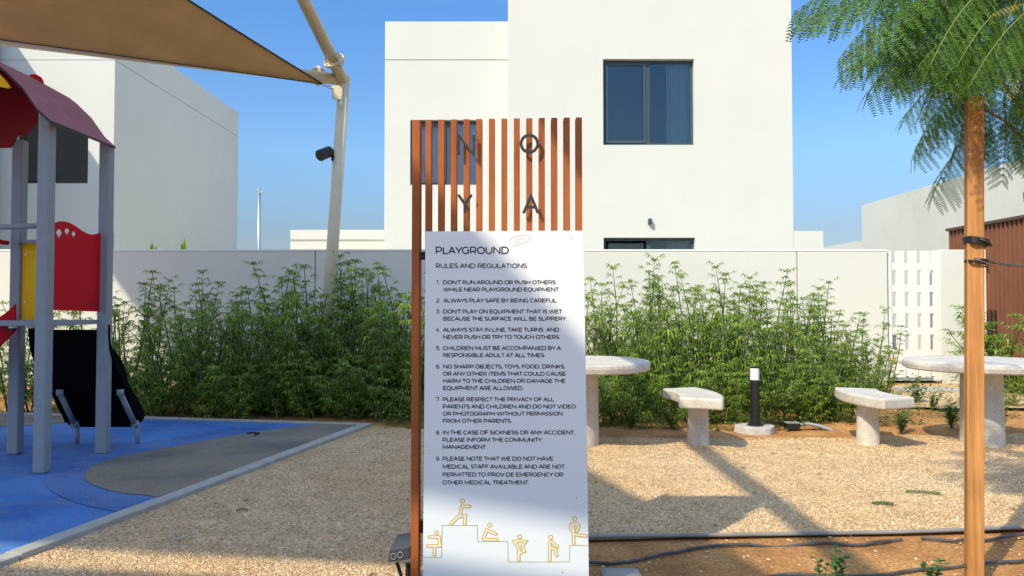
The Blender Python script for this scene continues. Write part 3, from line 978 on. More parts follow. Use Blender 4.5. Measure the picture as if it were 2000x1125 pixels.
# roof: profile across X swept along Y
y0r, y1r = 5.17, 6.03
xr = -3.25
z0r = P(222,291,y1r).z
half = [(0,0), (.09,.08), (.20,.235), (.33,.36), (.39,.405), (.67,.56)]
prof = [(xr - u, z0r + v) for u, v in half]
xm = xr - .67
prof = prof + [(2*xm - x, z) for x, z in prof[::-1][1:]]
def roofpart(i0, i1, nm):
    b = MB(); pr = prof[i0:i1]; n = len(pr)
    vs = []
    for (x, z) in pr: vs += [(x, y0r, z+.02), (x, y1r, z+.02), (x, y0r, z), (x, y1r, z)]
    fs = []; b.cur = 0
    top = [(4*i, 4*i+4, 4*i+5, 4*i+1) for i in range(n-1)]
    und = [(4*i+2, 4*i+3, 4*i+7, 4*i+6) for i in range(n-1)]
    side = [(4*i, 4*i+2, 4*i+6, 4*i+4) for i in range(n-1)] + [(4*i+1, 4*i+5, 4*i+7, 4*i+3) for i in range(n-1)]
    side += [(0,1,3,2), (4*n-4, 4*n-2, 4*n-1, 4*n-3)]
    b.add(vs, top); o_ = len(b.v)
    b.cur = 1; b.add(vs, und); b.cur = 2; b.add(vs, side)
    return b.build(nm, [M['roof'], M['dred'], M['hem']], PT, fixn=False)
roofpart(0, len(half), 'roof'); roofpart(len(half)-1, len(prof), 'roof')
# gable boards
def gable(y, m, name, zlow, bump=False):
    pts = [(x, z-.003) for x, z in prof[4:-1]]
    pts2 = [(xr-.42, zlow+.33), (xr-.50, zlow+.27), (-3.86, zlow+.20), (-3.93, zlow+.11), (-3.99, zlow+.12), (-4.05, zlow+.02), (2*xm-xr+.20, zlow+.01), (2*xm-xr+.12, zlow+.06)]
    pl = pts[::-1] + pts2
    b = MB(); b.prism(pl, lambda u,v: (u,y,v), lambda u,v: (u,y+.018,v)); b.build(name, m, PT)
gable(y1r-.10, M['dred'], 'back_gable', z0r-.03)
# red knob above back gable, yellow ornament at front gable
kb = P(73,160,y1r)
b = MB(); pl = [(kb.x + .075*cos(a), kb.z-.03 + .08*sin(a)) for a in [pi*k/10 for k in range(11)]] + [(kb.x-.075, kb.z-.13), (kb.x+.075, kb.z-.13)]
b.prism(pl, lambda u,v: (u,y1r-.05,v), lambda u,v: (u,y1r-.03,v)); b.build('roof_crest', M['red'], PT)
yy = 5.2
pl = [P(p[0],p[1],yy) for p in ((-60,70),(0,146),(10,156),(20,170),(12,172),(0,169),(-40,164),(-130,110))]
b = MB(); b.prism([(p.x,p.z) for p in pl], lambda u,v:(u,yy,v), lambda u,v:(u,yy+.018,v)); b.build('front_ornament', M['yellow'], PT)
# red side barrier with wavy top and three drop shaped cut-outs
xb = ax + .03
def pz(px, py):      # onto the plane x = xb
    r = ray(px, py); k = xb/r.x
    return (r.y*k, CAM_H + r.z*k)
topc = [(93,441),(100,439),(108,435),(116,432.5),(124,432),(133,434),(142,438),(150,443),(158,449),(166,454),(175,457.5),(184,458),(193,456),(203,451)]
outl = [pz(*p) for p in topc] + [pz(203,609), pz(91,605)]
def drop(cx_, cy_, w_, h_):
    o = []
    for k in range(14):
        a = 2*pi*k/14
        rx = w_*(1 - .0*sin(a)); yv = cos(a); xv = sin(a)*(.55+.45*max(-.9,yv) if yv < 0 else 1)
        o.append((cx_ + w_*xv, cy_ - h_*yv))
    return o
holes = [[pz(*q) for q in drop(116,458,6.6,10.5)], [pz(*q) for q in drop(131.5,454,5.6,8.5)], [pz(*q) for q in drop(144.5,459,4.6,7.2)]]
bm = bmesh.new()
edges = []
for loop in [outl] + holes:
    vv = [bm.verts.new((0, u, v)) for u, v in loop]
    for i in range(len(vv)): edges.append(bm.edges.new((vv[i], vv[(i+1) % len(vv)])))
bmesh.ops.triangle_fill(bm, use_beauty=True, use_dissolve=False, edges=edges)
# drop any face whose centre lies inside a hole
def inside(pt, poly):
    c_ = False; j = len(poly)-1
    for i in range(len(poly)):
        if (poly[i][1] > pt[1]) != (poly[j][1] > pt[1]) and pt[0] < (poly[j][0]-poly[i][0])*(pt[1]-poly[i][1])/(poly[j][1]-poly[i][1]) + poly[i][0]: c_ = not c_
        j = i
    return c_
kill = [f for f in bm.faces if any(inside((f.calc_center_median().y, f.calc_center_median().z), h) for h in holes)]
bmesh.ops.delete(bm, geom=kill, context='FACES')
r_ = bmesh.ops.extrude_face_region(bm, geom=bm.faces[:])
for v in [g for g in r_['geom'] if isinstance(g, bmesh.types.BMVert)]: v.co.x -= .007
bmesh.ops.recalc_face_normals(bm, faces=bm.faces)
me = bpy.data.meshes.new('side_panel')
for v in bm.verts: v.co = Vector((v.co.x + xb, v.co.y, v.co.z)) - PT.location
bm.to_mesh(me); bm.free(); me.materials.append(M['red'])
rp = bpy.data.objects.new('side_panel', me); COL.objects.link(rp); rp.parent = PT
b = MB()
for q in ((101,449),(198,467),(98,589),(195,594)):
    y_, z_ = pz(*q); b.tube([(xb-.002,y_,z_),(xb+.004,y_,z_)], .008, 10)
b.build('panel_bolt', M['bolt'], rp)
# yellow back panel
yb_ = by - .02
def pc(px, py): p = P(px, py, yb_); return (p.x, p.z)
pl = [pc(28.5,628), pc(32,490), pc(35,482), pc(40,477), pc(47,475), pc(90,474.5), pc(90,628)]
b = MB(); b.prism(pl, lambda u,v:(u,yb_,v), lambda u,v:(u,yb_+.018,v)); yp = b.build('back_panel', M['yellow'], PT)
b = MB()
for q in ((51,497),(49,590),(40,600)):
    u, v = pc(*q); b.tube([(u,yb_-.004,v),(u,yb_+.002,v)], .009, 10)
b.build('panel_bolt', M['bolt'], yp)
# bars
b = MB(); zb = P(30,447,5.6).z; b.tube([(dx-.3,5.62,zb),(ax-.03,5.62-.25,zb)], .02, 14); b.build('guard_bar', M['greyp'], PT, smooth=True)
b = MB(); q0 = P(36,470,by-.06); b.box(q0.x-.0, ax, by-.07, by-.03, P(36,475,by).z, P(36,470,by).z); b.box(q0.x-.004, q0.x+.022, by-.09, by-.072, P(36,478,by).z, P(36,458,by).z); b.build('bracket', M['greyp'], PT)
b = MB(); b.tube([P(-60,440,5.8), P(-20,464,5.8), P(0,472,5.8), P(8,474,5.85), P(14,474,5.9)], .018, 12); b.build('hand_rail', M['red'], PT, smooth=True)
# red climbing board leaning off to the left
yv = 5.75
pl = [P(p[0],p[1],yv) for p in ((29,594),(30,645),(0,676),(-150,830),(-200,850),(-215,810),(-60,665),(-10,625),(12,610))]
b = MB(); b.prism([(p.x,p.z) for p in pl], lambda u,v:(u,yv,v), lambda u,v:(u,yv+.02,v)); b.build('ladder_side', M['red'], PT, bevel=.004)
b = MB(); p_ = P(25,640,yv); b.tube([(p_.x, yv-.03, p_.z), (p_.x, yv-.0, p_.z)], .028, 14); b.build('rubber_buffer', M['black'], PT)
# slide: curved black sheet going away from the platform, with side cheeks
sx0, sx1 = bx_+.13, cx+.02
def on_x(px, py, X):
    r = ray(px, py); k = X/r.x
    return (r.y*k, CAM_H + r.z*k)
upl = [(by-.0, zp-.02)] + [on_x(p[0], p[1], sx1+.03) for p in ((213,674),(228,692),(239.5,710),(245,731),(250,752),(262.6,772.5),(274,791),(281,807),(280,819),(272,826))]
sp = [(by-.0, zp-.05), on_x(62,690,sx0-.03)] + [on_x(p[0], p[1], sx0-.03) for p in ((90,742),(103,763),(110,782),(119,798),(133,816),(147,826))]
def slide_pt(t):
    t = t*(len(sp)-1); i = min(int(t), len(sp)-2); f = t-i
    return sp[i][0]*(1-f)+sp[i+1][0]*f, sp[i][1]*(1-f)+sp[i+1][1]*f
sp = [(min(p_[0], 6.50 + .12*(p_[0]-6.50)), p_[1]) for p_ in sp]
n = 28; cs = []
for i in range(n+1):
    y_, z_ = slide_pt(i/n)
    cs.append((y_, z_))
b = MB(); vs = []
sec = [(0,.0,0),(0,.0,0)]
for (y_, z_), i in zip(cs, range(n+1)):
    t = i/n
    hgt = .04
    wl = -.012
    vs += [(sx0-.03-wl, y_, z_+hgt), (sx0, y_, z_+.01), (sx0+.05, y_, z_-.01), (sx1-.05, y_, z_-.01), (sx1, y_, z_+.01), (sx1+.03+wl, y_, z_+hgt)]
k6 = 6
b.add(vs, [(i*k6+j, i*k6+j+1, (i+1)*k6+j+1, (i+1)*k6+j) for i in range(n) for j in range(k6-1)])
o = b.build('slide', M['blackp'], PT, smooth=True, fixn=False)
sm = o.modifiers.new('t', 'SOLIDIFY'); sm.thickness = .02
# slide cheeks, full shaped boards
def smooth_line(pl, it=2):
    for _ in range(it):
        o_ = [pl[0]]
        for i in range(len(pl)-1):
            a_, c_ = pl[i], pl[i+1]
            o_ += [(a_[0]*.75+c_[0]*.25, a_[1]*.75+c_[1]*.25), (a_[0]*.25+c_[0]*.75, a_[1]*.25+c_[1]*.75)]
        pl = o_ + [pl[-1]]
    return pl
for xc in (sx0-.035, sx1+.02):
    up_ = smooth_line(upl); lo_ = smooth_line([(y_-.01, z_-.02) for y_, z_ in sp])
    lo_ = [p for p in lo_ if p[0] < up_[-1][0]-.02]
    pl = up_ + lo_[::-1]
    b = MB(); b.prism(pl, lambda u,v: (xc,u,v), lambda u,v: (xc+.018,u,v)); b.build('slide_side', M['blackp'], PT)
for pxs in (150, 268):
    g_ = Vector((P(pxs, 861, 6.42).x, 6.42, .018))
    b = MB(); t0 = P(pxs-2,828,g_.y); u0 = P(pxs-33,768,6.15)
    b.tube([(g_.x, g_.y, .019), (g_.x, g_.y, t0.z), ], .019, 12)
    b.build('slide_leg', M['greyp'], PT, smooth=True)
    b = MB(); b.tube([(t0.x, 6.40, t0.z), (u0.x, 6.15, u0.z)], .022, 12)
    b.lathe((t0.x, g_.y-.02, t0.z-.02), [(.03,0),(.03,.05)], 12); b.lathe((u0.x, 6.15, u0.z-.02), [(.028,0),(.028,.05)], 12)
    b.build('slide_brace', M['greyp'], PT, smooth=True)

# ------------------------------------------------------------------ stroke lettering
def arc(cx_, cy_, rx, ry, a0, a1, n=14):
    return [(cx_ + rx*cos(radians(a0 + (a1-a0)*k/n)), cy_ + ry*sin(radians(a0 + (a1-a0)*k/n))) for k in range(n+1)]
GL = {}
def gl(ch, adv, *st_): GL[ch] = (adv, st_)
gl('A', 1.056, [(.06,0),(.53,1),(1.0,0)], [(.22,.30),(.84,.30)])
gl('B', 1.08, [(.15,0),(.15,1),(.58,1)]+arc(.58,.755,.25,.245,90,-90)[1:]+[(.15,.51)], [(.58,.51)]+arc(.62,.255,.30,.255,90,-90)+[(.15,0)])
gl('C', 1.04, arc(.56,.5,.48,.5,48,312,20))
gl('D', 1.19, [(.15,0),(.15,1),(.55,1)]+arc(.55,.5,.52,.5,90,-90,18)[1:]+[(.15,0)])
gl('E', .96, [(.86,1),(.15,1),(.15,0),(.88,0)], [(.15,.51),(.78,.51)])
gl('F', .91, [(.85,1),(.15,1),(.15,0)], [(.15,.48),(.78,.48)])
gl('G', 1.12, arc(.56,.5,.48,.5,48,330,20)[:-1]+[(.96,.16),(.96,.5),(.72,.5)])
gl('H', 1.17, [(.15,0),(.15,1)], [(1.02,0),(1.02,1)], [(.15,.52),(1.02,.52)])
gl('I', .44, [(.22,0),(.22,1)])
gl('J', .77, [(.10,.16)]+arc(.34,.28,.27,.28,215,360,8)+[(.61,1),(.14,1)])
gl('K', 1.02, [(.15,0),(.15,1)], [(.86,1),(.15,.30)], [(.42,.56),(.92,0)])
gl('L', .86, [(.15,1),(.15,0),(.82,0)])
gl('M', 1.37, [(.15,0),(.15,1),(.685,.12),(1.22,1),(1.22,0)])
gl('N', 1.17, [(.15,0),(.15,1),(1.02,0),(1.02,1)])
gl('O', 1.21, arc(.605,.5,.5,.5,0,360,28))
gl('P', 1.04, [(.15,0),(.15,1),(.54,1)]+arc(.54,.67,.37,.33,90,-90)[1:]+[(.15,.34)])
gl('Q', 1.21, arc(.605,.5,.5,.5,0,360,28), [(.62,.0),(.74,-.15),(.88,-.17),(1.0,-.09)])
gl('R', 1.05, [(.15,0),(.15,1),(.54,1)]+arc(.54,.67,.37,.33,90,-90)[1:]+[(.15,.34)], [(.62,.34),(.90,0)])
gl('S', .90, arc(.45,.75,.34,.25,40,250,12)+arc(.45,.25,.36,.25,80,-140,14))
gl('T', .85, [(0.02,1),(.83,1)], [(.425,1),(.425,0)])
gl('U', 1.14, [(.14,1),(.14,.42)]+arc(.57,.43,.43,.43,180,360,14)+[(1.0,1)])
gl('V', 1.02, [(.04,1),(.51,0),(.98,1)])
gl('W', 1.63, [(.06,1),(.44,0),(.815,.95),(1.19,0),(1.57,1)])
gl('X', .95, [(.06,0),(.88,1)], [(.06,1),(.88,0)])
gl('Y', .92, [(.03,1),(.46,.36),(.89,1)], [(.46,.36),(.46,0)])
gl('Z', .96, [(.08,1),(.86,1),(.08,0),(.88,0)])
gl('.', .30, [(.15,.0),(.15,.10)])
gl(',', .30, [(.17,.07),(.17,.0),(.12,-.14)])
gl("'", .28, [(.14,1.0),(.13,.74)])
gl(' ', .375)
gl('1', .53, [(.06,1),(.32,1),(.32,0)])
gl('2', .84, arc(.42,.68,.32,.32,150,-35,12)+[(.08,0),(.78,0)])
gl('3', .83, [(.10,1),(.70,1),(.36,.60)]+arc(.38,.30,.36,.30,90,-140,14))
gl('4', .98, [(.60,1),(.08,.28),(.94,.28)], [(.70,.55),(.70,0)])
gl('5', .84, [(.72,1),(.20,1),(.14,.57),(.38,.60)]+arc(.40,.30,.36,.30,90,-140,14))
gl('6', .89, arc(.47,.32,.36,.32,0,360,20), [(.11,.32)]+arc(.55,.45,.44,.55,180,62,10))
gl('7', .86, [(.08,.82),(.08,1),(.80,1),(.34,0)])
gl('8', .93, arc(.465,.74,.30,.26,0,360,18), arc(.465,.26,.36,.26,0,360,20))
gl('9', .89, arc(.42,.68,.36,.32,0,360,20), [(.78,.68)]+arc(.34,.55,.44,.55,0,-118,10))
# lower-case style script strokes for the maker's mark
def ribbon_poly(pts, w):
    """flat stroke: list of quads (2D) with mitred joints"""
    n = len(pts); closed = n > 3 and abs(pts[0][0]-pts[-1][0]) < 1e-6 and abs(pts[0][1]-pts[-1][1]) < 1e-6
    L_ = []; R_ = []
    for i in range(n):
        p = Vector(pts[i])
        if closed:
            a = Vector(pts[i-1 if i > 0 else n-2]); c = Vector(pts[i+1 if i < n-1 else 1])
        else:
            a = Vector(pts[i-1]) if i > 0 else None; c = Vector(pts[i+1]) if i < n-1 else None
        if a is None: t = (c-p).normalized(); m_ = Vector((-t.y,t.x)); s_ = 1
        elif c is None: t = (p-a).normalized(); m_ = Vector((-t.y,t.x)); s_ = 1
        else:
            t1 = (p-a).normalized(); t2 = (c-p).normalized()
            n1 = Vector((-t1.y,t1.x)); n2 = Vector((-t2.y,t2.x)); m_ = n1+n2
            if m_.length < .05: m_ = n1
            m_.normalize(); s_ = 1/max(.42, m_.dot(n1))
        L_.append(p + m_*w/2*s_); R_.append(p - m_*w/2*s_)
    return L_, R_
def stroke(b, pts, w, to3, lift, thick=0, cap=False):
    if cap and len(pts) > 1:
        pass
    L_, R_ = ribbon_poly(pts, w)
    n = len(L_)
    if not thick:
        vs = [to3(p[0], p[1], lift) for p in L_] + [to3(p[0], p[1], lift) for p in R_]
        b.add(vs, [(i, n+i, n+i+1, i+1) for i in range(n-1)])
        if cap:
            for end, oth in ((0,1), (-1,-2)):
                c = Vector(pts[end]); dd = (c - Vector(pts[oth])).normalized(); a0 = atan2(dd.y, dd.x)
                fan = [to3(c.x + w/2*cos(a0 + pi*(k/8-.5)), c.y + w/2*sin(a0 + pi*(k/8-.5)), lift + .00003) for k in range(9)]
                b.add(fan, [tuple(range(9))])
    else:
        vs = []
        for l_ in (lift, lift+thick):
            vs += [to3(p[0], p[1], l_) for p in L_] + [to3(p[0], p[1], l_) for p in R_]
        m_ = 2*n
        fs = []
        for i in range(n-1):
            fs += [(i,i+1,n+i+1,n+i), (m_+i, m_+n+i, m_+n+i+1, m_+i+1), (i, m_+i, m_+i+1, i+1), (n+i, n+i+1, m_+n+i+1, m_+n+i)]
        fs += [(0,n,m_+n,m_), (n-1, m_+n-1, m_+2*n-1, 2*n-1)]
        b.add(vs, fs)
def text_line(b, s, x0, x1, base, cap_h, wt, to3, lift):
    k = sum(GL[c][0] for c in s) - (GL[s[0]][0]*0)
    lsb, rsb = .10, .10
    sc = (x1-x0)/(k - lsb - rsb)
    x = x0 - lsb*sc; j = 0
    for ch in s:
        adv, st_ = GL[ch]
        for q in st_:
            stroke(b, [(x + p[0]*sc, base + p[1]*cap_h*(1-wt/cap_h) + wt/2) for p in q], wt, to3, lift + .00005*(j % 5)); j += 1
        x += adv*sc

# ------------------------------------------------------------------ the sign
SY = 3.05
sg = thing('playground_sign', 'tall sign of rust coloured slats carrying a white rules board and dark letters', 'sign', (0, SY+.05, 0))
def sp3(px, py, y): return P(px, py, y)
slx = [811.5,836.3,861.3,886,911,935.7,960.5,985,1009.5,1034,1058.5,1083,1107.5,1131.3]
SLY = SY + .035
zt0 = P(811, 234, SLY).z; zt1 = P(1131, 229, SLY).z
hw = .5*11.8/FOC*SLY
for i, sx in enumerate(slx):
    c = P(sx, 400, SLY).x
    zt = zt0 + (zt1-zt0)*i/13
    b = MB()
    if i == 0:
        b.box(c-hw*1.2, c+hw*1.35, SLY, SLY+.075, -.05, zt)
    else:
        b.box(c-hw, c+hw, SLY, SLY+.05, .05, zt)
    b.build('slat', M['rust'], sg, bevel=.0015)
# rails behind slats, brackets, rear skin under the board
b = MB(); xL = P(811,400,SLY).x; xR = P(1131,400,SLY).x
b.box(xL, xR+hw, SLY+.052, SLY+.085, P(811,505,SLY).z, P(811,490,SLY).z); b.build('rail', M['slat_side'], sg)
b = MB(); b.box(xL+.02, xR+hw, SLY+.052, SLY+.085, .25, .30); b.build('rail', M['slat_side'], sg)
# board (slightly tapered, thin)
c4 = [P(831,452,SY), P(1140,450.5,SY), P(1151,1160,SY), P(825.7,1160,SY)]
b = MB()
b.add([(p.x,SY,p.z) for p in c4] + [(p.x,SY+.022,p.z) for p in c4], [(0,1,2,3),(7,6,5,4),(0,4,5,1),(1,5,6,2),(2,6,7,3),(3,7,4,0)])
b.build('board', M['panel'], sg, bevel=.0012)
b = MB(); q = P(823,497,SLY); b.box(q.x-.006, q.x+.018, SLY-.005, SLY+.02, q.z-.012, q.z-.004); b.box(q.x-.006, q.x+.018, SLY-.005, SLY+.02, q.z+.004, q.z+.010)
b.build('bracket', M['black'], sg)
# post foot plate
b = MB(); b.box(xL-.06, xR+.06, SLY-.03, SLY+.14, -.05, .012); b.build('base_plate', M['concrete'], sg)
# print
def b3(px, py, lift):                       # board coordinates are photo pixels with y up
    p = P(px, -py, SY); return (p.x, SY - .0006 - lift, p.z)
LINES = [
 ('PLAYGROUND', 851.5, 993, 496.5, 15, 2.5),
 ('RULES AND REGULATIONS', 851.5, 1028.5, 524, 9.6, 1.75),
 ("DON'T RUN AROUND OR PUSH OTHERS", 866, 1084.5, 555.5, 8.2, 1.65),
 ('WHILE NEAR PLAYGROUND EQUIPMENT.', 866.5, 1092.5, 569.5, 8.2, 1.65),
 ('ALWAYS PLAY SAFE BY BEING CAREFUL.', 866.5, 1088.5, 591, 8.2, 1.65),
 ("DON'T PLAY ON EQUIPMENT THAT IS WET", 866, 1097, 612.5, 8.2, 1.65),
 ('BECAUSE THE SURFACE WILL BE SLIPPERY.', 866, 1106.5, 626.5, 8.2, 1.65),
 ('ALWAYS STAY IN LINE, TAKE TURNS  AND', 866, 1091.5, 648, 8.2, 1.65),
 ('NEVER PUSH OR TRY TO TOUCH OTHERS', 866, 1091.5, 662.3, 8.2, 1.65),
 ('CHILDREN MUST BE ACCOMPANIED BY A', 866, 1095, 684, 8.2, 1.65),
 ('RESPONSIBLE ADULT AT ALL TIMES.', 866, 1064.5, 697.8, 8.2, 1.65),
 ('NO SHARP OBJECTS, TOYS, FOOD, DRINKS,', 866, 1103.5, 720, 8.2, 1.65),
 ('OR ANY OTHER ITEMS THAT COULD CAUSE', 866, 1104.5, 734, 8.2, 1.65),
 ('HARM TO THE CHILDREN OR DAMAGE THE', 866, 1104, 748, 8.2, 1.65),
 ('EQUIPMENT ARE ALLOWED.', 866, 1022, 762, 8.2, 1.65),
 ('PLEASE RESPECT THE PRIVACY OF ALL', 865.5, 1081.5, 784, 8.2, 1.65),
 ('PARENTS AND CHILDREN AND DO NOT VIDEO', 865.5, 1124, 798, 8.2, 1.65),
 ('OR PHOTOGRAPH WITHOUT PERMISSION', 865.5, 1098.5, 812, 8.2, 1.65),
 ('FROM OTHER PARENTS.', 865.5, 999, 826, 8.2, 1.65),
 ('IN THE CASE OF SICKNESS OR ANY ACCIDENT,', 865, 1122.5, 848.8, 8.3, 1.65),
 ('PLEASE INFORM THE COMMUNITY', 865, 1057.5, 863, 8.3, 1.65),
 ('MANAGEMENT.', 865, 950.5, 877, 8.3, 1.65),
 ('PLEASE NOTE THAT WE DO NOT HAVE', 865, 1080, 900, 8.4, 1.65),
 ('MEDICAL STAFF AVAILABLE AND ARE NOT', 865, 1102, 915.5, 8.4, 1.65),
 ('PERMITTED TO PROV DE EMERGENCY OR', 865, 1099.5, 931, 8.4, 1.65),
 ('OTHER MEDICAL TREATMENT.', 865, 1033, 946.5, 8.4, 1.65)]
for s, x0, x1, base, ch, wt in LINES:
    b = MB(); text_line(b, s, x0, x1, -base, ch, wt, b3, 0)
    b.build('text_line', M['ink'], sg, fixn=False)
for i, base in enumerate((555.5, 591, 612.5, 648, 684, 720, 784, 848.8, 900)):
    b = MB(); s = '%d.' % (i+1)
    text_line(b, s, 853 - (i > 0)*.6, 859.3, -base, 8.2, 1.5, b3, 0)
    b.build('list_number', M['ink'], sg, fixn=False)
b = MB()
for q in ([(995,470),(1002,463),(1016,460),(1030,459),(1037,463),(1030,471),(1014,477),(1000,480)], [(1008,468),(1018,466),(1028,466)], [(1004,474),(1016,471)]):
    stroke(b, [(p[0], -p[1]) for p in q], 2.2, b3, .0001)
b.build('glue_residue', mat('glue_residue', (.69,.67,.62), .7), sg, fixn=False)
b = MB()
for (u, v) in ((1126,973),(1116,465),(1098,1118),(840,880)):
    stroke(b, [(u-.8,-v),(u+.8,-v)], 1.5, b3, .0001)
b.build('dirt_speck', M['ink'], sg, fixn=False)
# figures: zoom coordinates -> pixels
def zc(p): return (790 + p[0]/3.082, -(760 + p[1]/3.082))
b = MB()
path = [(116,1012),(223,1012),(227,820),(438,820),(440,917),(622,917),(624,1040),(994,1040),(994,941),(1104,941)]
stroke(b, [zc(p) for p in path], 1.1, b3, .0001)
b.build('step_line', M['line'], sg, fixn=False)
FIG = [
 ((193,863), 11, [[(215,945),(208,890),(150,890)], [(208,890),(200,888)], [(212,942),(138,944)], [(180,950),(180,996)]]),
 ((349,673), 12, [[(392,706),(345,706),(333,764),(366,762),(362,812)], [(335,766),(320,772),(280,810)]]),
 ((513,818), 12, [[(550,872),(494,848),(475,898),(488,906),(556,906)]]),
 ((694,888), 12, [[(694,975),(680,945),(662,918),(694,912),(728,918),(708,945),(722,975),(685,990)], [(687,980),(687,1030)]]),
 ((880,892), 12, [[(874,1032),(876,925),(884,918),(922,950)], [(876,955),(908,962),(916,1000)]]),
 ((1024,780), 12, [[(1012,855),(998,830),(1006,812),(1040,812),(1050,830),(1034,856)], [(1016,820),(1018,932)], [(1024,874),(1092,884)]]),
]
for (hc, hr, limbs) in FIG:
    g_ = MB(); w_ = MB(); j = 0
    cpx = zc(hc)
    stroke(g_, [(cpx[0] + hr/3.082*cos(2*pi*k/20), cpx[1] + hr/3.082*sin(2*pi*k/20)) for k in range(21)], 1.9, b3, .0001)
    for lb in limbs:
        pts = [zc(p) for p in lb]
        stroke(g_, pts, 7.1, b3, .0002 + j*.00004, cap=True)
        stroke(w_, pts, 2.9, b3, .0006 + j*.00004, cap=True)
        j += 1
    fo = g_.build('printed_figure', M['gold'], sg, fixn=False)
    w_.build('figure_fill', M['panel'], fo, fixn=False)
# raised letters on the slats
def l3(px, py, lift):
    p = P(px, -py, SLY-.022); return (p.x, SLY - .022 - lift, p.z)
LET = {'N': [[(896,303),(896,265.5),(925.5,303),(925.5,263.5)]],
       'O': [[(1034 + 16.2*cos(2*pi*k/36), 281 + 16.6*sin(2*pi*k/36)) for k in range(37)]],
       'Y': [[(895.5,381),(908,399),(921,381)], [(908,398),(908,416)]],
       'A': [[(1022.5,416.5),(1037,383),(1051,416.5)], [(1028,405),(1046,405)]]}
for ch, sts in LET.items():
    b = MB()
    for j, q in enumerate(sts):
        stroke(b, [(p[0], -p[1]) for p in q], 5.6, l3, j*.0006, thick=.006)
    lo = b.build('raised_letter', M['letter'], sg)
    b = MB()
    q = sts[0]; anchors = [q[0], q[len(q)//2], q[-1]]
    for a in anchors:
        nearest = min(slx, key=lambda s_: abs(s_-a[0]))
        p = P(a[0], a[1], SLY)
        b.tube([(p.x, SLY-.022, p.z), (p.x, SLY+.001, p.z)], .0025, 6)
    b.build('standoff_pin', M['steel'], lo)
# maker's mark on the red panel (flat print)
b = MB()
def m3(px, py, lift): 
    y_, z_ = pz(px, -py); return (xb + .0008 + lift, y_, z_)
for q in ([(168.5,-591),(170.5,-596.5),(174,-589)], [(175.5,-592),(175.5,-596.5)], [(177,-596.5),(177.5,-592.5),(180,-592.5),(180,-596.5)], [(186,-592.5),(182.5,-593),(182.5,-596),(186,-596.5)], [(187.8,-592),(187.8,-596.5)]):
    stroke(b, q, 1.0, m3, 0)
b.build('print_mark', M['ink'], rp, fixn=False)

# flood light box at the foot of the sign
fb = G(783, 1105)
fl2 = thing('floodlight', 'small dark grey box floodlight on the gravel left of the sign post', 'floodlight', (fb.x, fb.y, 0))
b = MB(); yF = 3.18
pl = [P(p[0],p[1],yF) for p in ((760,1073),(801,1067),(801,1093),(757,1099.5))]
b.add([tuple(p) for p in pl] + [(p.x+.02, p.y+.10, p.z+.035) for p in pl], [(0,1,2,3),(7,6,5,4),(0,4,5,1),(1,5,6,2),(2,6,7,3),(3,7,4,0)])
b.build('housing', mat('dark_grey_housing', (.05,.055,.06), .6), fl2, bevel=.005)
b = MB()
for c_ in ((768.5,1087),(782,1084)):
    cc = P(c_[0], c_[1], yF-.002)
    pts = [cc + Vector((.0115*cos(2*pi*k/18), 0, .0125*sin(2*pi*k/18))) for k in range(19)]
    b.tube(pts, .0022, 6, caps=False)
b.build('lamp_ring', M['edging'], fl2, smooth=True)
b = MB(); q0 = P(770,1100,yF+.04); q1 = P(798,1108,yF+.05)
b.tube([(q0.x+.01,yF+.05,q0.z), (q1.x-.02,yF+.05,.0)], .008, 8); b.tube([(q1.x,yF+.05,q1.z+.02), (q1.x,yF+.05,.0)], .014, 8); b.tube([(q1.x-.02,yF+.06,.01),(q1.x-.01,yF,.004),(q1.x+.06,yF-.05,.01)], .006, 8)
b.build('bracket', M['black'], fl2)
# small grey box lid at right of the sign foot
q = G(1210,1121); bx0 = thing('junction_box', 'small grey junction box lid in the dark soil right of the sign board', 'box', (q.x, q.y, 0))
b = MB(); b.box(q.x-.085, q.x+.085, q.y-.12, q.y+.01, -.02, .022); b.build('box_body', M['conduit'], bx0, bevel=.004)
b = MB(); b.box(q.x-.075, q.x+.075, q.y-.11, q.y, .0225, .027); b.build('lid', M['edging'], bx0, bevel=.002)

# ------------------------------------------------------------------ stone tables and benches
def table(cxp, label):
    yt = 6.5; g_ = Vector(((cxp-1000)/FOC*yt, yt, 0))
    t = thing('stone_table', label, 'table', tuple(g_), group='round cast stone tables')
    b = MB(); b.lathe((g_.x, g_.y, .655), [(.588,0),(.610,.012),(.616,.045),(.612,.068),(.600,.081),(.57,.085)], 72)
    b.build('table_top', M['terrazzo'], t, bevel=0, fixn=False)
    b = MB(); b.lathe((g_.x, g_.y, -.03), [(.172,0),(.170,.2),(.163,.684)], 40)
    o = b.build('pedestal', M['terrazzo'], t, smooth=False, fixn=False)
    return t, g_
t1, tg1 = table(1131, 'round stone table partly hidden behind the right edge of the sign')
t2, tg2 = table(1914, 'round stone table behind the wooden tree stake')
def bench(center, ang, r0, r1, half_, label):
    """sector of a ring round the table; ang is the direction from the table"""
    lx, ly_ = center.x + (r0+r1)/2*cos(ang), center.y + (r0+r1)/2*sin(ang)
    t = thing('stone_bench', label, 'bench', (lx, ly_, 0), group='curved cast stone benches')
    outer = [(center.x + r1*cos(ang-half_+2*half_*k/20), center.y + r1*sin(ang-half_+2*half_*k/20)) for k in range(21)]
    innr = [(center.x + r0*cos(ang-half_+2*half_*k/20), center.y + r0*sin(ang-half_+2*half_*k/20)) for k in range(21)]
    b = MB(); b.prism(outer + innr[::-1], lambda u,v: (u,v,.36), lambda u,v: (u,v,.452))
    b.build('seat', M['terrazzo'], t, bevel=.018, seg=3)
    b = MB(); b.lathe((lx, ly_, -.03), [(.098,0),(.092,.15),(.086,.389)], 32); b.build('pedestal', M['terrazzo'], t, fixn=False)
    return t
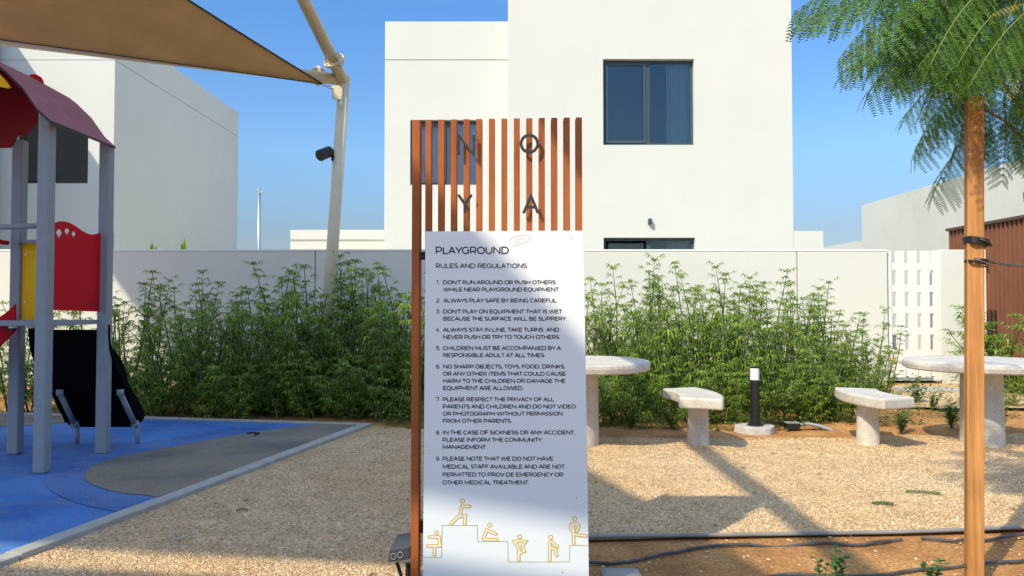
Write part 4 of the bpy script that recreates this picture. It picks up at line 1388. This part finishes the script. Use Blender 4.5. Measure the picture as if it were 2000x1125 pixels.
bench(tg1, radians(0), .86, 1.22, radians(23), 'curved stone bench between the left table and the black bollard light')
bench(tg2, radians(180), .82, 1.18, radians(23), 'curved stone bench right of the bollard light, nearest the right table')

# bollard light
g_ = G(1475, 842)
bl_ = thing('bollard_light', 'short black bollard light with white top on a round concrete pad', 'bollard light', tuple(g_))
b = MB()
prf = []
for k in range(28):
    a = 2*pi*k/28; r = .195*(1 + .04*sin(3*a) + .03*sin(5*a+1))
    prf.append((g_.x + r*cos(a), g_.y + r*.9*sin(a)))
b.prism(prf, lambda u,v:(u,v,-.02), lambda u,v:(g_.x+(u-g_.x)*.94, g_.y+(v-g_.y)*.94, .055)); b.build('concrete_pad', M['concrete'], bl_, bevel=.01)
zb0 = P(1475,742,g_.y).z; zb1 = P(1475,719,g_.y).z
b = MB(); b.lathe((g_.x,g_.y,.055), [(.075,0),(.075,.012),(.044,.014),(.043,zb0-.055)], 28); b.build('bollard_post', M['black'], bl_)
b = MB(); b.lathe((g_.x,g_.y,zb0+.001), [(.043,0),(.043,zb1-zb0)], 28); b.build('diffuser', M['lamp_white'], bl_, smooth=False)
b = MB(); b.lathe((g_.x,g_.y,zb1+.002), [(.045,0),(.045,.01),(.04,.014)], 28); b.build('cap', M['black'], bl_)
# junction box and conduit
q = G(1547,836); cj = thing('cable_box', 'small black cable box on the sand right of the bollard light', 'box', (q.x,q.y,0))
b = MB(); b.box(q.x-.065, q.x+.065, q.y-.045, q.y+.05, -.01, .05); b.build('box_body', M['black'], cj, bevel=.006)
b = MB(); b.box(q.x-.068, q.x+.068, q.y-.048, q.y+.053, .0505, .06); b.build('lid', M['conduit'], cj, bevel=.004)
b = MB(); b.tube([(q.x+.06,q.y,.025), (q.x+.15,q.y-.01,.045), (q.x+.25,q.y-.06,.03), (q.x+.33,q.y-.12,.004), (q.x+.36,q.y-.15,-.03)], .017, 10)
b.tube([(q.x+.06,q.y+.02,.02), (q.x+.18,q.y+.03,.04), (q.x+.30,q.y+.0,.02), (q.x+.36,q.y-.04,-.03)], .014, 10)
b.build('conduit', M['conduit'], cj, smooth=True)
b = MB(); b.tube([(g_.x+.05,g_.y,.06),(g_.x+.12,g_.y+.02,.10),(q.x-.14,q.y+.04,.05),(q.x-.06,q.y,.02)], .011, 8)
b.build('cable', M['black'], cj, smooth=True)

# ------------------------------------------------------------------ edging and drip pipes
def wob(pts, n=40, amp=.008, za=.006, z0=0):
    out = []
    for i in range(len(pts)-1):
        for k in range(n):
            t = k/n; out.append(Vector(pts[i]).lerp(Vector(pts[i+1]), t))
    out.append(Vector(pts[-1]))
    # smooth
    for _ in range(30):
        out = [out[0]] + [(out[i-1]+out[i]*2+out[i+1])/4 for i in range(1,len(out)-1)] + [out[-1]]
    return [Vector((p.x, p.y + amp*sin(i*.37)+amp*.6*sin(i*.13+2), z0 + za*sin(i*.29+1))) for i, p in enumerate(out)]
b = MB(); ep = [(x, edge_y(x)+.012*sin(x*2.1)+.006*sin(x*5), .014 + .004*sin(x*3)) for x in [.14 + .08*k for k in range(100)]]
b.tube(ep, .0105, 10)
for x in []: pass
tag(b.build('lawn_edging', M['edging'], smooth=True), 'long grey plastic edging tube dividing gravel from orange soil', 'edging')
def pipe(pxs, r, label, z=.008):
    pts = [G(*p) for p in pxs]; pts = [Vector((p.x,p.y,0)) for p in pts]
    b = MB(); b.tube([Vector((p.x, p.y, relief(p.x, p.y) + r*.4 - .004 + q)) for p, q in zip(wob(pts, 30, .0035, 0), [0.004*sin(i*.21) for i in range(999)])], r, 8)
    tag(b.build('drip_pipe', M['pipe'], smooth=True), label, 'pipe')
pipe([(1120,1101),(1250,1088),(1400,1065),(1560,1062),(1700,1063),(1760,1052)], .0085, 'black drip irrigation pipe lying just in front of the grey edging')
pipe([(1800,1052),(1870,1058),(1960,1053),(2120,1042)], .008, 'short black drip pipe at the right behind the stake foot')
pipe([(1300,1135),(1500,1123),(1700,1116),(1900,1108),(2120,1092)], .0085, 'black drip irrigation pipe nearest the camera along the bottom right')
# curb of debris: twigs
def twig(pxs, r, label, m=M['bark'], z=.012):
    b = MB(); b.tube([Vector((G(*p).x, G(*p).y, z + (.01 if i % 2 else 0))) for i, p in enumerate(pxs)], r, 6)
    tag(b.build('twig', m), label, 'twig')
twig([(462,1000),(472,1001),(484,1000)], .006, 'small dark twig on the shaded gravel left of the sign')
twig([(482,853),(492,853),(502,852),(506,854),(497,857)], .008, 'dark bent hook of wire on the blue rubber surface', M['black'], .03)
twig([(342,1059),(360,1058)], .006, 'pale broken stick on the gravel near the lit strip', M['concrete'])
random.seed(91)
b = MB()
for _ in range(90):
    if random.random() < .45: x, y = area_left()
    else: x, y = area_right()
    a = random.uniform(0,2*pi); l = random.uniform(.008,.028); w_ = l*random.uniform(.12,.4)
    ca, sa = cos(a), sin(a); z = .015
    b.add([(x-ca*l,y-sa*l,z),(x-sa*w_,y+ca*w_,z+.006),(x+ca*l,y+sa*l,z+.002),(x+sa*w_,y-ca*w_,z+.005)], [(0,1,2,3)])
tag(b.build('leaf_litter', mat('dry_leaf', (.10,.055,.03), .9), fixn=False), 'tiny dry leaves and bark chips strewn over the gravel', 'litter', kind='stuff')
# fallen feathery leaf sprigs on the gravel
def sprig(px, py, L_, ang, label):
    g0_ = G(px, py); t = thing('fallen_leaf', label, 'leaf', (g0_.x, g0_.y, .01))
    b = MB(); s = MB()
    dx_, dy_ = cos(ang), sin(ang)
    s.tube([(g0_.x,g0_.y,.015),(g0_.x+dx_*L_*.5,g0_.y+dy_*L_*.5+.012,.017),(g0_.x+dx_*L_,g0_.y+dy_*L_,.015)], .003, 5)
    for k in range(40):
        u = k/40; x = g0_.x+dx_*L_*u; y = g0_.y+dy_*L_*u; z = .013+.004*sin(pi*u)
        for sgn in (-1,1):
            l_ = .028*(.4+random.random()*.8); a = ang + sgn*random.uniform(.6,1.3)
            ex, ey = cos(a)*l_, sin(a)*l_; nx_, ny_ = -sin(a)*.0025, cos(a)*.0025
            b.add([(x,y,z),(x+ex*.5+nx_,y+ey*.5+ny_,z+.012),(x+ex,y+ey,z-.004+random.uniform(0,.02)),(x+ex*.5-nx_,y+ey*.5-ny_,z+.012)], [(0,1,2,3)])
    s.build('stalk', M['rachis'], t); b.build('leaflets', M['seedling'], t, fixn=False)
sprig(1768,965,.20,-.3,'fallen green leaf sprig on the sunlit gravel, the larger one near the stake')
sprig(1702,988,.12,-.25,'small fallen sprig on the gravel left of the larger leaf sprig')

# ------------------------------------------------------------------ shrubs
def leaf_whorl(b, p, out, size, nlf=6):
    """palmate leaf of narrow drooping leaflets"""
    out = out.normalized()
    up = Vector((0,0,1)); side = out.cross(up)
    if side.length < .05: side = Vector((1,0,0))
    side.normalize(); upn = side.cross(out).normalized()
    for k in range(nlf):
        a = (k/(nlf-1) - .5)*2.7
        l = size*(1 - .38*abs(a)/1.35)*random.uniform(.85,1.15)
        dv = (out*cos(a) + side*sin(a)); dv = (dv + upn*random.uniform(-.15,.1)).normalized()
        w_ = l*.085
        sv = dv.cross(upn).normalized()*w_
        m1 = p + dv*l*.45 + Vector((0,0,.03*l)); e = p + dv*l*.92 - Vector((0,0,l*random.uniform(.3,.6)))
        b.add([p, m1+sv, e, m1-sv], [(0,1,2,3)])
def make_shrub(h, rad, seed, dens=1.0):
    random.seed(seed)
    lf = MB(); sm_ = MB()
    nst = random.randint(9,11)
    for s_ in range(nst):
        a = random.uniform(0,2*pi); r = rad*random.random()**.6
        hh = h*(1 if s_ == 0 else random.uniform(.55,.97))
        base = Vector((.4*r*cos(a), .4*r*sin(a), 0)); tip = Vector((r*cos(a), r*sin(a), hh))
        bow = Vector((random.uniform(-.09,.09), random.uniform(-.09,.09), 0))
        def at(t): return base.lerp(tip, t) + bow*sin(pi*t)
        sm_.tube([at(0), at(.35), at(.7), at(1)], [.009,.007,.005,.002], 5, caps=False)
        nn = int(hh/.060)
        for az0 in (0, 1.57, 3.14, 4.71): leaf_whorl(lf, at(1), Vector((cos(az0+s_), sin(az0+s_), .9)), .07, 5)
        for k in range(1, nn+1):
            t = k/nn
            if t < .03: continue
            p = at(t); az = k*1.57 + random.uniform(-.9,.9) + s_; p = p + Vector((0,0,random.uniform(-.02,.02)))
            for o_ in (0, pi):
                dirv = Vector((cos(az+o_), sin(az+o_), random.uniform(.15,.6)))
                pet = .055*(1.15-.5*t)*random.uniform(.6,1.3)
                sz = (.090 if t < .93 else .08)*random.uniform(.75,1.2)
                q = p + dirv.normalized()*pet
                if t > .84 or random.random() < dens*(1.0 - .38*t): leaf_whorl(lf, q, dirv, sz, 6)
                # side branches lower down
                if t < .82 and random.random() < .40*dens*(1.1-.8*t):
                    bl2 = random.uniform(.12,.30)*(1.1-.8*t)
                    e = p + (dirv.normalized() + Vector((0,0,.35))).normalized()*bl2
                    sm_.tube([p, e], [.004,.002], 4, caps=False)
                    for j in range(3):
                        pp = p.lerp(e, .45+.27*j); az2 = random.uniform(0,2*pi)
                        for o2 in (0, pi):
                            leaf_whorl(lf, pp, Vector((cos(az2+o2), sin(az2+o2), random.uniform(0,.5))), random.uniform(.05,.085), 5)
    return lf, sm_
random.seed(11)
variants = []
for i in range(6):
    lf, sm_ = make_shrub(1.0 if i < 4 else .62, .33 if i < 4 else .38, 100+i, .74 if i < 4 else 1.1)
    me = []
    for q, nm in ((lf,'foliage'), (sm_,'stem')):
        m_ = bpy.data.meshes.new(nm); m_.from_pydata(q.v, [], q.f); m_.materials.append(M['shrub'] if nm == 'foliage' else M['stem']); me.append(m_)
    variants.append(me)
def shrub(x, y, h, var, label, group, sxy=1.0):
    t = thing('leafy_shrub', label, 'shrub', (x, y, -.02), group)
    hv = 1.0 if var < 4 else .62
    sc = h/hv
    t.scale = (sc*sxy*.9, sc*sxy*.9, sc)
    t.rotation_euler = (random.uniform(-.04,.04), random.uniform(-.04,.04), random.uniform(0,6.28))
    for me, nm in zip(variants[var], ('foliage','stem')):
        o = bpy.data.objects.new(nm, me); COL.objects.link(o); o.parent = t
    return t
random.seed(23)
GS = 'feathery shrubs planted along the boundary wall'
# (px of tip, py of tip, depth, description)
tall = [
 (30,560,9.9,'lit feathery shrub seen between the two left grey posts'),
 (228,545,9.7,'thin feathery shrub just right of the red panel post'),
 (290,560,9.7,'feathery shrub with a lone tall tip right of the play tower'),
 (380,548,9.8,'bushy feathery shrub whose tip stands below the street lamp, left side'),
 (415,575,9.5,'feathery shrub leaning against the bushy one below the street lamp'),
 (455,565,9.8,'slender dim shrub below the street lamp pole'),
 (522,543,9.9,'feathery shrub with two tips right of the street lamp pole'),
 (572,530,9.8,'tall feathery shrub left of the mast foot with drooping crown'),
 (606,560,9.4,'feathery shrub immediately left of the cream mast'),
 (642,524,9.1,'tall feathery shrub growing in front of the cream mast'),
 (678,519,9.9,'tallest shaded shrub just right of the cream mast'),
 (716,560,9.6,'lower feathery shrub between mast and sign, middle one'),
 (746,540,9.8,'feathery shrub second left from the sign post'),
 (781,525,9.7,'tall shaded shrub nearest the left side of the sign post'),
 (812,545,9.6,'shaded shrub mostly hidden behind the rust sign post'),
 (1150,560,9.7,'sunlit shrub half hidden by the right edge of the board'),
 (1200,523,9.8,'tallest sunlit shrub right of the sign, above the stone table'),
 (1236,552,9.6,'sunlit shrub beside the tallest one, above the table rim'),
 (1282,545,9.9,'sunlit shrub with thin tip above the gap of table and bench'),
 (1325,580,9.5,'low topped sunlit shrub above the first bench'),
 (1355,538,9.8,'tall sunlit shrub rising behind the first curved bench'),
 (1395,570,9.5,'sunlit shrub between the first bench and the bollard light'),
 (1437,537,9.8,'tall sunlit shrub with spreading crown left of the bollard light'),
 (1484,546,9.7,'sunlit shrub rising right above the bollard light'),
 (1523,556,9.7,'sunlit shrub in front of the right wall joint, left side'),
 (1548,585,9.4,'sunlit shrub at the right wall joint'),
 (1590,564,9.8,'slender sunlit shrub right of the wall joint'),
 (1632,600,9.6,'sparse sunlit shrub behind the second bench, left half'),
 (1682,615,9.7,'thin pale shrub near the gate end of the wall'),
 (1705,645,9.2,'last low shrub beside the slatted gate'),
]
for i, (px, py, yy, lab) in enumerate(tall):
    t = P(px, py, yy)
    shrub(t.x, yy, (t.z+.02)*1.05, i % 4, lab, GS, random.uniform(.95,1.2))
# second, lower row filling the front of the bed
front = []
k = 0
lx_names = ['behind the slide foot', 'right of the slide', 'above the twig like wire on the blue surface', 'over the middle of the blue surface edge', 'left of the mast line', 'below the mast', 'right of the mast line', 'above the far kerb corner', 'left of the sign post foot', 'close behind the sign post',
            'below the left table top', 'right of the left table pedestal', 'behind the first bench seat', 'left of the bollard light', 'behind the bollard light', 'right of the bollard light', 'above the cable box', 'left of the second bench', 'behind the second bench seat', 'at the right end near the gate path']
xpx = [60, 265, 345, 420, 500, 570, 635, 700, 765, 815, 1160, 1225, 1290, 1350, 1410, 1470, 1530, 1590, 1645, 1690]
for px, nm in zip(xpx, lx_names):
    yy = 8.6 + random.uniform(-.15,.25)
    if px > 1600: yy += .3
    h_ = random.uniform(1.05,1.3) if px < 1560 else random.uniform(.7,.9)
    x_ = (px-1000)/FOC*yy
    shrub(x_, yy, h_, 4 + (k % 2), 'dense lower shrub of the front row ' + nm, GS, random.uniform(.85,1.0)); k += 1
low = [(300,'low dark bush hugging the blue surface right of the slide'), (395,'low dark bush on the blue surface edge, second from the slide'), (480,'low bush spilling onto the blue surface above the wire hook'), (560,'low bush at the middle of the far blue edge'), (630,'low bush straight below the mast at the kerb'), (695,'low bush touching the far kerb corner'), (765,'low bush right of the kerb corner on the gravel'),
       (1170,'low sunlit bush under the left table'), (1240,'low sunlit bush between table pedestal and bench'), (1330,'low sunlit bush under the first bench seat'), (1405,'low sunlit bush left of the concrete pad'), (1510,'low sunlit bush right above the cable box'), (1580,'low sunlit bush right of the cable conduit'), (1650,'low sunlit bush around the second bench leg')]
for px, nm in low:
    yy = (8.12 if px < 720 else 7.85) + random.uniform(-.05,.15); x_ = (px-1000)/FOC*yy
    shrub(x_, yy, random.uniform(.55,.8), 4 + (k % 2), nm, GS, 1.25); k += 1
# bushes near the brown screen
for px, py, yy, nm, h_ in ((1945,615,10.6,'pale green bush standing before the brown screen, left one',None), (1990,600,10.2,'pale green bush before the brown screen at the picture edge',None), (1965,735,9.0,'low bush behind the right stone table at the picture edge',None)):
    t = P(px, py, yy); shrub(t.x, yy, t.z, 4 + (k % 2), nm, GS, 1.2); k += 1

# ground cover of small leaves at the foot of the bed
random.seed(5)
b = MB()
for _ in range(15000):
    x = random.uniform(-6.2, 5.6)
    fy = 7.95 if x < -1.3 else (7.35 if x < .4 else 7.25 + .03*x)
    if x > 3.6: fy += (x-3.6)*.35
    y = fy + abs(random.gauss(0, .45))
    if x < -1.3: y = 8.12 + abs(random.gauss(0,.4))
    cl = sin(x*5.1+1)+sin(x*11.3+y*4)+sin(y*9+x*2)
    if cl < -.5 and y < fy+.35: continue
    z = random.random()**1.7*(.10 + .35*min(1,(y-fy)/.5))
    a = random.uniform(0,2*pi); l = random.uniform(.02,.05); w_ = l*.28; tz = random.uniform(-.6,.5)
    dv = Vector((cos(a),sin(a),tz)).normalized(); sv = Vector((-sin(a),cos(a),random.uniform(-.4,.4)))*w_
    p = Vector((x,y,z)); m1 = p+dv*l*.5
    b.add([p, m1+sv, p+dv*l, m1-sv], [(0,1,2,3)])
tag(b.build('ground_cover', M['cover'], fixn=False), 'low mat of small green leaves at the foot of the shrubs', 'ground cover', kind='stuff')

# small weeds and seedlings
def weed(px, py, size, nst, lab, m='seedling', broad=.42, z=0.0):
    g0_ = G(px, py)
    t = thing('small_plant', lab, 'plant', (g0_.x, g0_.y, 0), 'seedlings in the orange soil')
    b = MB(); s = MB()
    for i in range(nst):
        a = random.uniform(0,2*pi); L_ = size*random.uniform(.6,1.05); lean = random.uniform(.1,.65)
        tip = Vector((g0_.x + cos(a)*L_*lean, g0_.y + sin(a)*L_*lean, z + L_*sqrt(max(.1,1-lean*lean))))
        base = Vector((g0_.x, g0_.y, -.01))
        s.tube([base, base.lerp(tip,.5)+Vector((0,0,.01)), tip], [.004,.003,.0015], 5, caps=False)
        n_ = max(4, int(L_/.022))
        for k in range(n_+1):
            p = base.lerp(tip, .25+.75*k/n_); az = k*2.4+i
            for o_ in (0, pi):
                l = random.uniform(.028,.045)*(size/.2)**.5; dv = Vector((cos(az+o_),sin(az+o_),random.uniform(.1,.8))).normalized()
                sv = dv.cross(Vector((0,0,1))).normalized()*l*broad
                tip_ = p+dv*l; mid = p+dv*l*.55 + Vector((0,0,-.003))
                b.add([p, p+dv*l*.3+sv*.8, p+dv*l*.7+sv*.85, tip_, p+dv*l*.7-sv*.85, p+dv*l*.3-sv*.8, mid], [(0,1,6),(1,2,6),(2,3,6),(3,4,6),(4,5,6),(5,0,6)])
    b.build('leaves', M[m], t, fixn=False); s.build('stem', M['stem'], t)
weed(1632,1150,.17,3,'seedling with oval leaves at the bottom edge, leftmost of the three')
weed(1605,1148,.12,2,'tiny leaning seedling left of the bottom edge seedlings')
weed(1822,1152,.16,4,'seedling with dark oval leaves at the bottom edge left of the stake')
weed(1905,1135,.10,5,'light green seedling growing around the foot of the stake')
for (px, py, s_, lab) in ((1760,846,.24,'small weed in the sand between second bench and right table'), (1858,836,.30,'weed with small leaves left of the right table pedestal'), (1958,838,.26,'weed right of the right table pedestal'), (1820,800,.22,'weed on the sand behind the second bench'), (1790,790,.3,'larger weed right above the second bench seat end'), (1232,838,.2,'weed on the sand under the left table'), (1312,836,.22,'weed on the sand left of the first bench pedestal')):
    weed(px, py, s_, 8, lab, 'cover', .3)

# ------------------------------------------------------------------ wooden stake and flame tree
SKY_ = 3.25
sb = Vector(((1893-1000)/FOC*SKY_, SKY_, -.1)); stp = P(1902.5, 190, SKY_+.02)
hwid = .5*29/FOC*SKY_; STA = radians(-20)
sk = thing('tree_stake', 'square orange pine stake standing upright at the right beside the tree', 'stake', (sb.x, sb.y, 0))
b = MB()
dv = (stp - sb)
q = []
for p in (sb, stp):
    for (u, v) in ((-1,-1),(1,-1),(1,1),(-1,1)): q.append((p.x+(u*cos(STA)-v*sin(STA))*hwid, p.y+(u*sin(STA)+v*cos(STA))*hwid, p.z))
b.add(q, [(0,3,2,1),(4,5,6,7),(0,1,5,4),(1,2,6,5),(2,3,7,6),(3,0,4,7)])
b.build('timber', M['stake'], sk, bevel=.004)
trx = 2.56
TR = thing('flame_tree', 'young flame tree with drooping feathery green fronds tied to the wooden stake', 'tree', (trx+.12, 3.45, 0))
b = MB()
tpts = [(trx+.12,3.45,-.05),(trx+.10,3.44,.7),(trx+.06,3.42,1.3),(P(2030,420,3.4).x,3.40,P(2030,420,3.4).z),(P(2020,385,3.4).x,3.40,P(2020,385,3.4).z),(P(2014,240,3.4).x,3.40,P(2014,240,3.4).z),(P(1990,80,3.4).x,3.40,2.55),(2.28,3.4,3.0),(2.35,3.4,3.5)]
b.tube(tpts, [.040,.036,.032,.030,.027,.024,.020,.014,.008], 12); b.build('trunk', M['bark'], TR, smooth=True)
b = MB(); k1 = P(2004,400,3.4); b.tube([k1+Vector((.03,0,-.03)), k1+Vector((-.0,-.02,.02)), k1+Vector((-.018,-.03,.055))], [.02,.022,.014], 10)
b.tube([k1+Vector((.03,0,.06)), k1+Vector((-.0,-.02,.10)), k1+Vector((-.03,-.03,.135))], [.012,.012,.003], 8); b.build('branch_stub', M['bark'], TR, smooth=True)
# limbs
limbs = [[P(2014,240,3.4), P(1950,150,3.35), P(1880,60,3.3), P(1800,-60,3.3)],
         [P(1975,160,3.4), P(2020,60,3.2), P(2100,-40,3.1)],
         [P(2014,290,3.4), P(1970,240,3.5), P(1900,200,3.6), P(1850,150,3.65)],
         [P(1965,80,3.4), P(1920,20,3.6), P(1880,-80,3.75)]]
for lb in limbs:
    b = MB(); b.tube(lb, [.010,.008,.006,.003], 8); b.build('limb', M['bark'], TR, smooth=True)
def make_frond(seed, npin=15, mkey='frond'):
    random.seed(seed)
    b = MB(); s = MB(); L_ = 1.0
    b.cur = 0
    def rp(t): return Vector((t*L_, 0, -.28*t*t))
    s.tube([rp(k/8) for k in range(9)], [.008-.0007*k for k in range(9)], 5, caps=False)
    for i in range(npin):
        t = .14 + .86*i/(npin-1); p = rp(t); env = (sin(pi*(.18+.72*(i/(npin-1)))))**.6
        pl = .30*env*random.uniform(.9,1.08)
        tang = Vector((1,0,-.56*t)).normalized()
        for sg_ in (-1,1):
            if random.random() < .03: continue
            hang = random.uniform(.7,1.9)
            dv = (Vector((0,sg_,0))*1.0 + tang*.55 + Vector((0,0,-hang))).normalized()
            def pp(u): return p + dv*pl*u + Vector((0,0,-.30*pl*u*u))
            s.tube([pp(0), pp(.5), pp(1)], [.0022,.0018,.001], 3, caps=False)
            nlt = max(9, int(pl/.0128))
            nrm_ = dv.cross(tang).normalized()
            for k in range(nlt):
                u = .05 + .95*k/(nlt-1); q = pp(u)
                dd = (dv + Vector((0,0,-.6*u*.5))).normalized()
                acr = nrm_.cross(dd).normalized()
                lw = .028*(sin(pi*(.12+.82*u)))**.5
                for s2 in (-1,1):
                    ld = (acr*s2*.92 + dd*.38 + nrm_*random.uniform(-.25,.25)).normalized()
                    e = q + ld*lw; sv = dd*.0048
                    b.add([q-sv*.9, q+sv*.9, e+sv*.75, e-sv*.75], [(0,1,2,3)])
    o_ = len(b.v); nb = len(b.f)
    v = b.v + s.v; f = b.f + [tuple(i+o_ for i in q) for q in s.f]
    me = bpy.data.meshes.new('frond'); me.from_pydata(v, [], f)
    me.materials.append(M[mkey]); me.materials.append(M['rachis'])
    me.polygons.foreach_set('material_index', [0]*nb + [1]*len(s.f)); me.update()
    return me
FR = [make_frond(31), make_frond(32, 16), make_frond(33, 14)]
FY = make_frond(40, 9, 'frond_y')
def frond(a, c, me, roll=0, fan=1.0):
    a = Vector(a); c = Vector(c); x = (c-a); L_ = x.length; x = x/L_
    # tilt up a little so that the built-in droop ends at the tip
    z = Vector((0,0,1)); y = z.cross(x).normalized(); z = x.cross(y)
    R_ = Matrix((x, y, z)).transposed() @ Matrix.Rotation(-.27, 3, 'Y') @ Matrix.Rotation(roll, 3, 'X')
    o = bpy.data.objects.new('frond', me); COL.objects.link(o); o.parent = TR
    o.matrix_local = Matrix.Translation(a - TR.location) @ R_.to_4x4() @ Matrix.Diagonal((L_, L_*fan, L_*fan, 1))
    return o
random.seed(77)
FL = [ # base px,py,Y -> tip px,py,Y
 ((1850,-60,3.3),(1640,118,3.2)), ((1830,-80,3.3),(1575,5,3.2)), ((1880,20,3.35),(1715,172,3.25)), ((1900,60,3.4),(1722,150,3.5)),
 ((1905,110,3.3),(1788,215,3.15)), ((1895,150,3.4),(1785,295,3.35)), ((1905,170,3.55),(1790,280,3.7)), ((1925,215,3.62),(1838,372,3.5)),
 ((1925,170,3.6),(1862,300,3.5)), ((1960,60,3.2),(1872,160,3.0)), ((2010,20,3.0),(1915,160,2.85)), ((2050,60,3.1),(1905,150,3.0)),
 ((1930,230,3.6),(1945,335,3.6)), ((1960,230,3.45),(2005,320,3.35)), ((1990,180,3.5),(1950,262,3.55)), ((1975,250,3.5),(2050,340,3.5)), ((1945,130,3.7),(1915,300,3.75)), ((1960,170,3.65),(1968,345,3.7)), ((1920,120,3.6),(1852,250,3.65)), ((1985,200,3.6),(2010,330,3.6)), ((1935,90,3.75),(1870,265,3.8)), ((2000,150,3.55),(1978,300,3.6)), ((1900,40,3.5),(1745,165,3.45)), ((1915,90,3.4),(1800,235,3.4)),
 ((1900,-40,3.5),(1700,60,3.6)), ((1880,-20,3.4),(1740,90,3.3)), ((1920,40,3.3),(1800,130,3.1)),
 ((1930,0,3.4),(1760,20,3.7)), ((1970,60,3.3),(1990,200,3.0)), ((2000,100,3.4),(2060,230,3.2)), ((1950,120,3.5),(1870,180,3.9)),
 ((1940,-30,3.3),(1830,110,3.0)), ((1960,20,3.3),(1900,110,2.95)), ((1985,110,3.4),(1975,235,3.3)), ((1890,-90,3.4),(1760,-20,3.1)),
 ((1950,140,3.6),(1900,230,3.8)), ((2000,-20,3.2),(1960,110,2.9)), ((1985,150,3.4),(2030,260,3.1)), ((1930,60,3.6),(1820,170,3.8)), ((2030,-40,3.2),(2080,120,2.95))]
for i, (a, c) in enumerate(FL):
    a = P(*a); c = P(*c)
    frond(a, c, FR[i % 3], random.uniform(-.35,.35), random.uniform(.85,1.1))
for i in range(30):      # the dense heart of the crown
    a = P(random.uniform(1890,2060), random.uniform(-80,90), random.uniform(3.2,3.7))
    an = random.uniform(pi*.55, pi*1.6) if random.random() < .7 else random.uniform(0, 2*pi)
    c = a + Vector((cos(an)*.36, sin(an)*.36, random.uniform(-.22,-.04)))
    frond(a, c, FR[i % 3], random.uniform(-.5,.5), random.uniform(.9,1.15))
for i in range(34):      # the rest of the crown, mostly out of the picture
    a = Vector((random.uniform(1.95,2.7), random.uniform(3.1,3.8), random.uniform(2.55,3.5)))
    an = random.uniform(0,2*pi); c = a + Vector((cos(an)*.5, sin(an)*.5, random.uniform(-.25,.1)))
    frond(a, c, FR[i % 3], random.uniform(-.4,.4), random.uniform(.85,1.1))
frond(P(2005,5,3.0), P(1940,38,2.95), FY, .3, .6); frond(P(1990,140,3.0), P(1968,195,2.95), FY, .3, .6)
# ties
def around(cx_, cy_, z_, r_, n=20, tilt=.0, wob_=0):
    pts = []
    for k in range(n+1):
        a = 2*pi*k/n; m_ = max(abs(cos(a)), abs(sin(a)))
        pts.append(Vector((cx_ + r_*cos(a)/m_**.8, cy_ + r_*sin(a)/m_**.8, z_ + tilt*cos(a) + wob_*sin(3*a))))
    return pts
zc1 = P(1900,471,SKY_-.04).z; zc2 = P(1900,510,SKY_-.04).z
sxm = P(1900,480,SKY_).x; 
sxm = sb.x + (stp.x-sb.x)*(zc1/(stp.z))
b = MB()
for j, dz in enumerate((-.010, -.003, .004, .011)):
    b.tube(around(sxm, SKY_, zc1+dz, hwid+.004+.001*j, tilt=-.010), .0055, 6, caps=False)
b.tube([(sxm-.01, SKY_-hwid-.008, zc1+.01), (sxm+.02, SKY_-hwid-.016, zc1-.004), (sxm+.04, SKY_-hwid-.008, zc1-.02)], .006, 6)
b.build('strap', M['strap'], sk, smooth=True)
b = MB()
tgt = Vector((trx+.02, 3.38, P(2000,517,SKY_).z))
b.tube(around(sxm, SKY_, zc2+.004, hwid+.004, tilt=.005, wob_=.004), .0045, 6, caps=False)
b.tube(around(sxm, SKY_, zc2-.008, hwid+.005, tilt=-.014), .004, 6, caps=False)
b.build('strap', M['strap'], sk, smooth=True)
b = MB()
a0 = Vector((sxm-.03, SKY_-hwid-.006, zc2+.01))
for j in range(3):
    pts = []
    for k in range(13):
        u = k/12; p = a0.lerp(tgt, u); p.z += -.018*sin(pi*u) + .005*sin(u*17+j*2.1); p.y += .006*cos(u*15+j*2); pts.append(p)
    b.tube(pts, .0028 if j else .004, 6)
b.tube([a0, a0+Vector((.045,-.006,-.018)), Vector((sxm+hwid, SKY_-hwid, zc2-.05))], .0035, 6)
tag(b.build('tie_wire', M['wire'], origin=(a0.x,a0.y,a0.z), smooth=True), 'twisted dark tie wire running from the stake to the tree trunk', 'wire')
